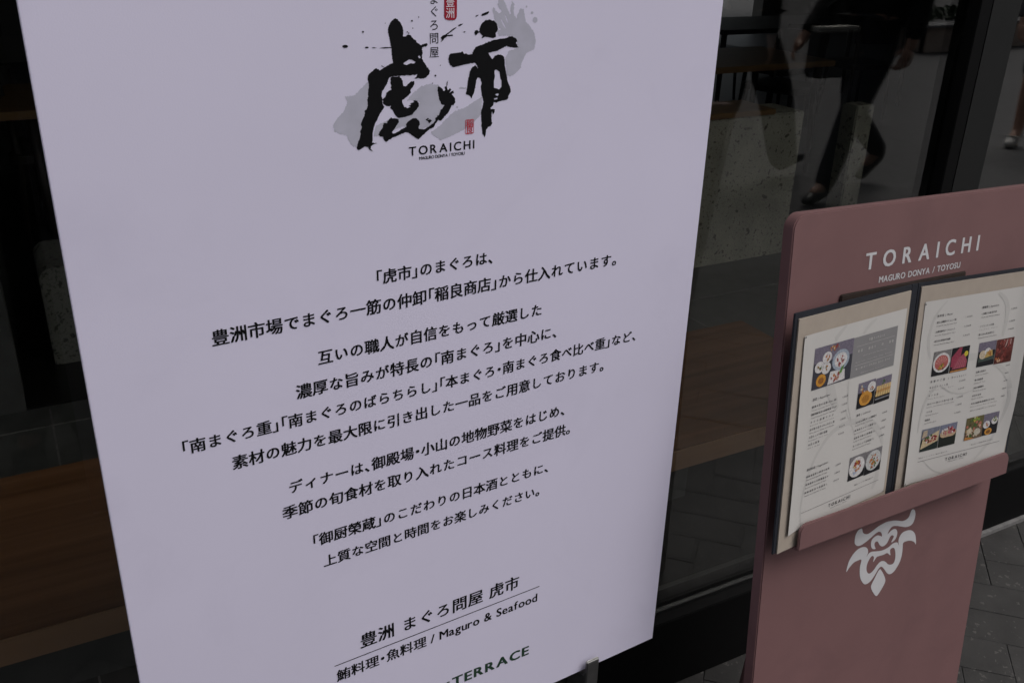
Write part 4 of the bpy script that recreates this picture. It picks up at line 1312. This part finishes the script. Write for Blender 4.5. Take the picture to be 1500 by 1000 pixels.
def ph5(a):
    base_rect(a, 146.5, 185, 915.0, 954.3, DK, LAV, 0.62)
    a.flat([(148, 922), (184, 924), (184, 931), (149, 929)], y=Y1, col=(0.06, 0.08, 0.07))
    disc(a, 158, 934, 8.5, CRM, Y1 - 0.00002, 7)
    disc(a, 168, 938, 7, WHT, Y1 - 0.00004, 6)
    a.flat([(162, 928), (180, 930), (178, 940), (166, 938)], y=Y2, col=(0.5, 0.34, 0.12))
    bits(a, 172, 934, 6, [YEL, GRN, ORG], 10, Y3, 1.8)


def ph5b(a):
    base_rect(a, 186.2, 225.5, 914.0, 954.0, (0.10, 0.025, 0.02), (0.13, 0.04, 0.035), 0.4)
    bits(a, 206, 934, 17, [(0.16, 0.03, 0.025), (0.06, 0.012, 0.01), (0.24, 0.06, 0.05), (0.10, 0.02, 0.015)], 60, Y1, 3.2)
    for i in range(6):
        a.flat([(188 + 6 * i, 942 - i), (192 + 6 * i, 946 - i), (200 + 4 * i, 952), (197 + 4 * i, 952)], y=Y2, col=(0.45, 0.30, 0.28) if i % 2 else (0.30, 0.08, 0.07))
    bits(a, 194, 920, 6, [(0.4, 0.14, 0.06), (0.5, 0.3, 0.2)], 8, Y3, 2.2)


def ph6(a):
    base_rect(a, 46.3, 84.5, 792.8, 829.9, (0.02, 0.03, 0.028), (0.18, 0.19, 0.24), 0.55)
    a.flat([(47, 797), (84, 806), (84, 823), (50, 813)], y=Y1, col=(0.55, 0.44, 0.28))
    bits(a, 66, 812, 15, [RED, (0.22, 0.02, 0.03), GRN, WHT, (0.45, 0.1, 0.1)], 40, Y2, 2.1, 5.5)
    a.flat([(47, 815), (58, 818), (58, 828), (49, 827)], y=Y3, col=(0.45, 0.36, 0.27))


def ph6b(a):
    base_rect(a, 85.8, 123.5, 792.6, 829.8, (0.02, 0.025, 0.022), (0.18, 0.19, 0.26), 0.6)
    disc(a, 105, 814, 18, (0.5, 0.36, 0.24), Y1, 8)
    bits(a, 105, 818, 15, [RED, PNK, (0.2, 0.01, 0.02), WHT, (0.5, 0.08, 0.12)], 40, Y2, 2.4, 6)
    a.flat([(87, 794), (122, 794), (121, 808), (88, 808)], y=Y1 - 0.00004, col=(0.018, 0.022, 0.018))


def ph7(a):
    base_rect(a, 144.3, 184.2, 793.0, 830.8, (0.16, 0.11, 0.07), (0.13, 0.11, 0.05), 0.5)
    bits(a, 163, 812, 18, [(0.3, 0.2, 0.1), CRM, (0.08, 0.06, 0.03), GRN, (0.45, 0.16, 0.12)], 50, Y1, 3.0)
    disc(a, 172, 804, 8, (0.5, 0.46, 0.38), Y2, 6)
    disc(a, 154, 808, 6, CRM, Y2 - 0.00004, 5)
    bits(a, 166, 826, 8, [(0.2, 0.3, 0.05), YEL], 10, Y3, 2.4, 3)
    a.flat([(144.4, 793.2), (168, 793.2), (160, 796), (146, 799)], y=Y3, col=(0.45, 0.2, 0.06))


def ph7b(a):
    base_rect(a, 184.8, 220.0, 793.5, 830.7, DK, LAV, 0.6)
    disc(a, 193, 812, 8, WHT, Y1, 6.5)
    disc(a, 211, 816, 7.5, WHT, Y1 - 0.00002, 6)
    bits(a, 193, 812, 3.5, [RED, ORG], 7, Y2, 1.5)
    bits(a, 212, 818, 4, [(0.35, 0.32, 0.08), GRN], 7, Y2, 1.8)
    disc(a, 199, 799.5, 8.5, (0.55, 0.26, 0.05), Y1 - 0.00004, 6)
    disc(a, 199, 799, 5, (0.2, 0.09, 0.03), Y2, 3)


for fn in (ph1, ph2, ph2b, ph3, ph3b):
    photo(shL, dL, fn)
for fn in (ph4, ph4b, ph5, ph5b, ph6, ph6b, ph7, ph7b):
    photo(shR, dR, fn)
# small pins at the sheet corners
for par, df, spots in ((shL, dL, ((20.5, 1029.5), (247.5, 745.0))), (shR, dR, ((17.0, 1031.0), (22.0, 745.5)))):
    for x, z in spots:
        b_ = MB()
        disc(b_, x, z, 1.0, None, -0.0034, n=10)
        b_.build('pin', M['blackmetal'], par, deform=df)


# ================================================================== people (seen mirrored in the glass)
def skin_mesh(name, chains, mat_, parent, sub=1, root=None):
    """one continuous surface grown over connected joints; chains share joints by key"""
    keys, vs, rs, es = {}, [], [], []
    for ch in chains:
        prev = None
        for key, p, r in ch:
            if key not in keys:
                keys[key] = len(vs)
                vs.append(tuple(p))
                rs.append(r if isinstance(r, tuple) else (r, r))
            i = keys[key]
            if prev is not None and prev != i:
                es.append((prev, i))
            prev = i
    me = bpy.data.meshes.new(name)
    me.from_pydata(vs, es, [])
    o = bpy.data.objects.new(name, me)
    COL.objects.link(o)
    md = o.modifiers.new('skin', 'SKIN')
    md.use_smooth_shade = True
    for i, r in enumerate(rs):
        me.skin_vertices[0].data[i].radius = r
        me.skin_vertices[0].data[i].use_root = (i == (keys[root] if root else 0))
    sd = o.modifiers.new('smooth', 'SUBSURF')
    sd.levels = sub
    sd.render_levels = sub
    bpy.context.view_layer.update()
    nm = bpy.data.meshes.new_from_object(o.evaluated_get(bpy.context.evaluated_depsgraph_get()))
    o.modifiers.clear()
    o.data = nm
    bpy.data.meshes.remove(me)
    nm.name = name
    nm.materials.clear()
    nm.materials.append(mat_)
    nm.polygons.foreach_set('use_smooth', [True] * len(nm.polygons))
    o.parent = parent
    return o


def make_person(label, loc, rotz, J, trouser_mat, top_mat, shoe_mat, bare_calf=False, coat_len=0.0, wide=1.0):
    """J: joint positions in the person's own frame, facing +x, left side +y"""
    t = thing('person', label, 'person', loc, rotz, None)
    V = {k2: Vector(p) for k2, p in J.items()}
    chest, neck, head = V['chest'], V['neck'], V['head']
    pel = V['pelvis']
    ch = [[('pel', pel, (0.15, 0.11)), ('waist', pel.lerp(chest, 0.45), (0.135, 0.10)), ('chest', chest, (0.17, 0.115)),
           ('neckb', neck - Vector((0, 0, 0.03)), (0.062, 0.062)), ('neck', neck, (0.052, 0.054)),
           ('jaw', head + Vector((0.012, 0, -0.075)), (0.060, 0.066)), ('face', head + Vector((0.008, 0, 0.0)), (0.074, 0.090)),
           ('crown', head + Vector((-0.008, 0, 0.075)), (0.066, 0.078)), ('top', head + Vector((-0.01, 0, 0.112)), (0.03, 0.034))],
          [('face', head, 0.08), ('nose', head + Vector((0.098, 0, -0.008)), (0.012, 0.012))]]
    for s in ('l', 'r'):
        sg = 1 if s == 'l' else -1
        sh, el, wr = V['sh_' + s], V['el_' + s], V['wr_' + s]
        hip, kn, an = V['hip_' + s], V['kn_' + s], V['an_' + s]
        fd = (wr - el).normalized()
        ch.append([('chest', chest, 0.15), (s + 'sh', sh, 0.056), (s + 'el', el, 0.042), (s + 'wr', wr, (0.026, 0.032)), (s + 'palm', wr + fd * 0.06, (0.017, 0.040))])
        side = Vector((0.6, -sg * 0.5, 0)).normalized()
        for i, (off, ln) in enumerate(((0.030, 0.065), (0.010, 0.078), (-0.010, 0.072), (-0.030, 0.056))):
            b0 = wr + fd * 0.085 + side * off
            inw = Vector((0.0, -sg * 1.0, 0)) * 0.35
            d1 = (fd + inw * 0.5).normalized()
            d2 = (fd * 0.6 + inw * 2.2).normalized()
            ch.append([(s + 'palm', wr, 0.03), (s + 'f%da' % i, b0, 0.0095), (s + 'f%db' % i, b0 + d1 * ln * 0.5, 0.0085), (s + 'f%dc' % i, b0 + d1 * ln * 0.5 + d2 * ln * 0.5, 0.007)])
        tb_ = wr + fd * 0.03 + side * 0.036
        ch.append([(s + 'palm', wr, 0.03), (s + 'ta', tb_, 0.011), (s + 'tb', tb_ + (fd * 0.8 + side * 0.7).normalized() * 0.045, 0.009)])
        ch.append([('pel', pel, 0.14), (s + 'hip', hip, (0.092, 0.095)), (s + 'kn', kn, (0.058, 0.060)), (s + 'calf', kn.lerp(an, 0.35), (0.055, 0.056)), (s + 'an', an, (0.037, 0.038)), (s + 'ft', V['toe_' + s].lerp(an, 0.35), (0.036, 0.03))])
    skin_mesh('body', ch, M['skin'], t, 1, 'pel')
    # hair cap
    hb = MB()
    hc = head + Vector((-0.014, 0, 0.03))
    for i in range(9):
        a0, a1 = math.pi * 0.62 * i / 9, math.pi * 0.62 * (i + 1) / 9
        for j in range(20):
            q = [2 * math.pi * (j + d) / 20 for d in (0, 1)]
            quad = []
            for a_, b_2 in ((a0, q[0]), (a1, q[0]), (a1, q[1]), (a0, q[1])):
                lift = 0.016 if math.cos(b_2) > 0.55 and a_ > 1.15 else 0.0
                quad.append((hc.x + (0.094 - lift * 2.2) * math.sin(a_) * math.cos(b_2), hc.y + 0.088 * math.sin(a_) * math.sin(b_2), hc.z + 0.098 * math.cos(a_) + lift))
            hb.add(quad, [(0, 1, 2, 3)])
    hb.build('hair', M['hair'], t, smooth=True)
    # trousers
    tr = []
    low = 0.45 if bare_calf else 1.10
    for s in ('l', 'r'):
        hip, kn, an = V['hip_' + s], V['kn_' + s], V['an_' + s]
        cuff = kn.lerp(an, low) if not bare_calf else hip.lerp(kn, 0.98)
        tr.append([('pel', pel, (0.165, 0.125)), (s + 'hip', hip, (0.108, 0.112)), (s + 'mid', hip.lerp(kn, 0.5), (0.094 * wide, 0.096 * wide))]
                  + ([(s + 'kn', kn, (0.078 * wide, 0.082 * wide)), (s + 'sh', kn.lerp(an, 0.5), (0.072 * wide, 0.076 * wide)), (s + 'cu', cuff, (0.062 * wide, 0.068 * wide))] if not bare_calf else [(s + 'cu', cuff, (0.078, 0.08))]))
    tr.append([('pel', pel, 0.16), ('w', pel + Vector((0, 0, 0.14)), (0.155, 0.115))])
    skin_mesh('trousers', tr, trouser_mat, t, 1, 'pel')
    # coat or jacket
    ct = [[('hem', pel + Vector((0, 0, 0.02 - coat_len)), (0.185, 0.150)), ('pel', pel + Vector((0, 0, 0.10)), (0.172, 0.132)), ('waist', pel.lerp(chest, 0.5), (0.160, 0.120)), ('chest', chest, (0.190, 0.132)), ('col', neck - Vector((0, 0, 0.045)), (0.085, 0.08))]]
    for s in ('l', 'r'):
        sh, el, wr = V['sh_' + s], V['el_' + s], V['wr_' + s]
        ct.append([('chest', chest, 0.18), (s + 'sh', sh, (0.075, 0.075)), (s + 'el', el, 0.058), (s + 'wr', el.lerp(wr, 0.93), (0.044, 0.048))])
    skin_mesh('coat' if coat_len > 0.05 else 'jacket', ct, top_mat, t, 1, 'waist')
    for s in ('l', 'r'):
        an, toe = V['an_' + s], V['toe_' + s]
        d = toe - an
        fx = Vector((d.x, d.y, 0)).normalized()
        heel = an - fx * 0.035 + Vector((0, 0, -0.045)) + Vector((0, 0, 0.0))
        skin_mesh('shoe', [[('h', heel, (0.038, 0.040)), ('m', heel.lerp(toe, 0.45) + Vector((0, 0, 0.018)), (0.042, 0.040)), ('b', heel.lerp(toe, 0.78), (0.046, 0.030)), ('t', toe, (0.034, 0.022))],
                           [('h', heel, 0.04), ('c', an + Vector((0, 0, 0.045)), (0.056, 0.060))]], shoe_mat, t, 1, 'm')
    return t


def walk_pose(front='l', stride=0.36, lean=0.03, elb=0.12, toe_up=0.06):
    f, b = (('l', 'r') if front == 'l' else ('r', 'l'))
    sg = {'l': 1, 'r': -1}
    J = dict(pelvis=(0, 0, 0.93), chest=(lean, 0, 1.30), neck=(lean + 0.015, 0, 1.485), head=(lean + 0.035, 0, 1.605))
    J['hip_' + f] = (0.015, sg[f] * 0.085, 0.88)
    J['kn_' + f] = (stride * 0.62, sg[f] * 0.08, 0.49)
    J['an_' + f] = (stride, sg[f] * 0.07, 0.10)
    J['toe_' + f] = (stride + 0.185, sg[f] * 0.085, 0.03 + toe_up)
    J['hip_' + b] = (-0.015, sg[b] * 0.085, 0.88)
    J['kn_' + b] = (-0.04, sg[b] * 0.08, 0.475)
    J['an_' + b] = (-stride * 1.05, sg[b] * 0.07, 0.20)
    J['toe_' + b] = (-stride * 1.05 + 0.15, sg[b] * 0.08, 0.035)
    for s in 'lr':
        sw_a = -0.10 if s == f else 0.10
        J['sh_' + s] = (lean, sg[s] * 0.185, 1.395)
        J['el_' + s] = (lean + sw_a, sg[s] * 0.235, 1.115)
        J['wr_' + s] = (lean + sw_a * 1.7 + elb, sg[s] * 0.235, 0.89)
    return J


def stand_pose():
    J = dict(pelvis=(0, 0, 0.93), chest=(0.015, 0, 1.30), neck=(0.02, 0, 1.485), head=(0.04, 0, 1.605))
    for s, g in (('l', 1), ('r', -1)):
        J['hip_' + s] = (0, g * 0.085, 0.88)
        J['kn_' + s] = (0.015, g * 0.10, 0.48)
        J['an_' + s] = (-0.02, g * 0.11, 0.10)
        J['toe_' + s] = (0.17, g * 0.14, 0.03)
        J['sh_' + s] = (0.01, g * 0.185, 1.395)
        J['el_' + s] = (-0.02, g * 0.24, 1.11)
        J['wr_' + s] = (0.08, g * 0.23, 0.88)
    return J


# walker in a long black coat with a shoulder bag, heading left along the pavement
J1 = walk_pose('r', 0.34, 0.02, 0.14, 0.0)
p1 = make_person('person in black coat walking with a bag, mirrored above the pink stand', (4.52, -1.55, 0), math.radians(172), J1, M['trousers'], M['coat'], M['shoe'], coat_len=0.13)
bg_ = thing('shoulder_bag', 'charcoal bag with pale rim held at the side of the walker in the black coat', 'bag', (4.02, -1.36, 0.74))
a = MB()
a.prism(rrect(-150, 150, 0, 230, 30, 'blbr'), -0.05, 0.05)
a.build('pouch', M['bag'], bg_, bevel=0.012)
a = MB()
a.box(-0.14, 0.14, -0.040, 0.040, 0.231, 0.262)
a.build('lining', M['lining'], bg_, bevel=0.006)
a = MB()
a.tube([(-0.11, 0, 0.23), (-0.09, 0, 0.36), (0.0, 0, 0.42), (0.09, 0, 0.36), (0.11, 0, 0.23)], 0.007, 8)
a.build('strap', M['coat'], bg_, smooth=True)
# second walker, heading the other way beside the poster's edge
J2 = walk_pose('l', 0.40, 0.0, 0.10, 0.10)
make_person('person in wide dark trousers striding, mirrored just right of the poster', (3.98, -2.00, 0), math.radians(-8), J2, M['trousers'], M['coat'], M['shoe'], coat_len=0.02, wide=1.45)
# third, standing further right in pale shoes
make_person('person in white shoes and short trousers standing, mirrored in the glass door at the right', (6.76, -1.80, 0), math.radians(150), stand_pose(), M['shirt'], M['shirt'], M['sneaker'], bare_calf=True)

# the person taking the picture, whose dark body shades the left of the window
Jp = stand_pose()
Jp.update(chest=(0.03, 0, 1.29), neck=(0.05, 0, 1.47), head=(0.085, 0, 1.585))
for s, g in (('l', 1), ('r', -1)):
    Jp['hip_' + s] = (0, g * 0.08, 0.88)
    Jp['kn_' + s] = (0.01, g * 0.075, 0.48)
    Jp['an_' + s] = (-0.02, g * 0.075, 0.10)
    Jp['toe_' + s] = (0.17, g * 0.10, 0.03)
    Jp['el_' + s] = (0.16, g * 0.27, 1.17)
    Jp['wr_' + s] = (0.215, g * 0.11, 1.40)
make_person('person in black clothes raising both hands, facing the left of the window', (0.0, -0.32, 0), math.radians(90), Jp, M['trousers'], M['coat'], M['shoe'], coat_len=0.30, wide=1.25)

# ================================================================== across the pavement (mirrored)
pw = thing('planter', 'low beige stone planter across the pavement, mirrored at the top right of the window', 'planter', (14.4, -6.2, 0))
a = MB()
a.box(-4.0, 8.0, -0.6, 0.25, -0.005, 0.30)
a.build('wall', M['beigestone'], pw, bevel=0.01)
a = MB()
a.box(-4.05, 8.05, -0.65, 0.30, 0.301, 0.335)
a.build('coping', M['render'], pw, bevel=0.006)


def leaf_mass(name, label, cat, loc, rx, ry, h, n, parts=True):
    t = thing(name, label, cat, loc)
    a = MB()
    rnd = random.Random(int(loc[0] * 100))
    for i in range(n):
        u_, v_ = rnd.uniform(-1, 1), rnd.uniform(-1, 1)
        z = rnd.uniform(0.05, 1.0) * h * (0.75 + 0.25 * mnoise.noise(Vector((u_ * rx * 2, v_, 0.3))))
        c = Vector((u_ * rx, v_ * ry, z))
        d = Vector((rnd.gauss(0, 1), rnd.gauss(0, 1), rnd.gauss(0, 0.7))).normalized()
        e = d.orthogonal().normalized()
        s_ = rnd.uniform(0.03, 0.06)
        a.add([c - d * s_, c + e * s_ * 0.45, c + d * s_, c - e * s_ * 0.45], [(0, 1, 2, 3)])
    a.build('foliage', M['leaf'], t)
    a = MB()
    for k2 in range(5):
        a.tube([(rx * (k2 - 2) * 0.4, 0, 0), (rx * (k2 - 2) * 0.42, 0.02, h * 0.6)], 0.012, 6)
        a.build('stem', M['brown'], t)
        a = MB()
    return t


leaf_mass('hedge', 'dark leafy hedge growing above the beige planter across the pavement', 'hedge', (14.5, -6.48, 0.33), 3.9, 0.2, 0.2, 2600)
rg = thing('railing', 'pale metal railing with three bars standing behind the hedge across the pavement', 'railing', (14.4, -6.95, 0))
for z in (0.62, 0.74, 0.86):
    a = MB()
    a.tube([(-4.0, 0, z), (8.0, 0, z)], 0.022, 8)
    a.build('bar', M['rail'], rg, smooth=True)
for x in (-3.9, -1.0, 2.0, 5.0, 7.9):
    a = MB()
    a.box(x - 0.02, x + 0.02, -0.06, -0.023, 0, 0.9)
    a.build('post', M['rail'], rg)
bb = thing('bicycle_rack', 'dark metal rack panel standing left of the beige planter across the pavement', 'rack', (9.9, -6.3, 0))
for x in (-0.5, -0.17, 0.17, 0.5):
    a = MB()
    a.tube([(x, 0.3, 0), (x, 0.3, 0.75), (x, 0.0, 0.85), (x, -0.3, 0.75), (x, -0.3, 0)], 0.03)
    a.build('hoop', M['blackmetal'], bb, smooth=True)
a = MB()
a.box(-0.62, 0.62, -0.36, -0.32, 0.05, 0.72)
a.build('panel', M['blackmetal'], bb, bevel=0.004)
ob = thing('opposite_building', 'grey building across the street with long dark window bands', 'building', (6, -24, 0))
a = MB()
a.box(-40, 40, -4, 0, -0.005, 7.0)
a.build('wall', M['render'], ob)
for k2 in range(3):
    a = MB()
    a.box(-39, 39, 0.002, 0.06, 0.9 + 2.1 * k2, 2.2 + 2.1 * k2)
    a.build('window', M['stile'], ob)
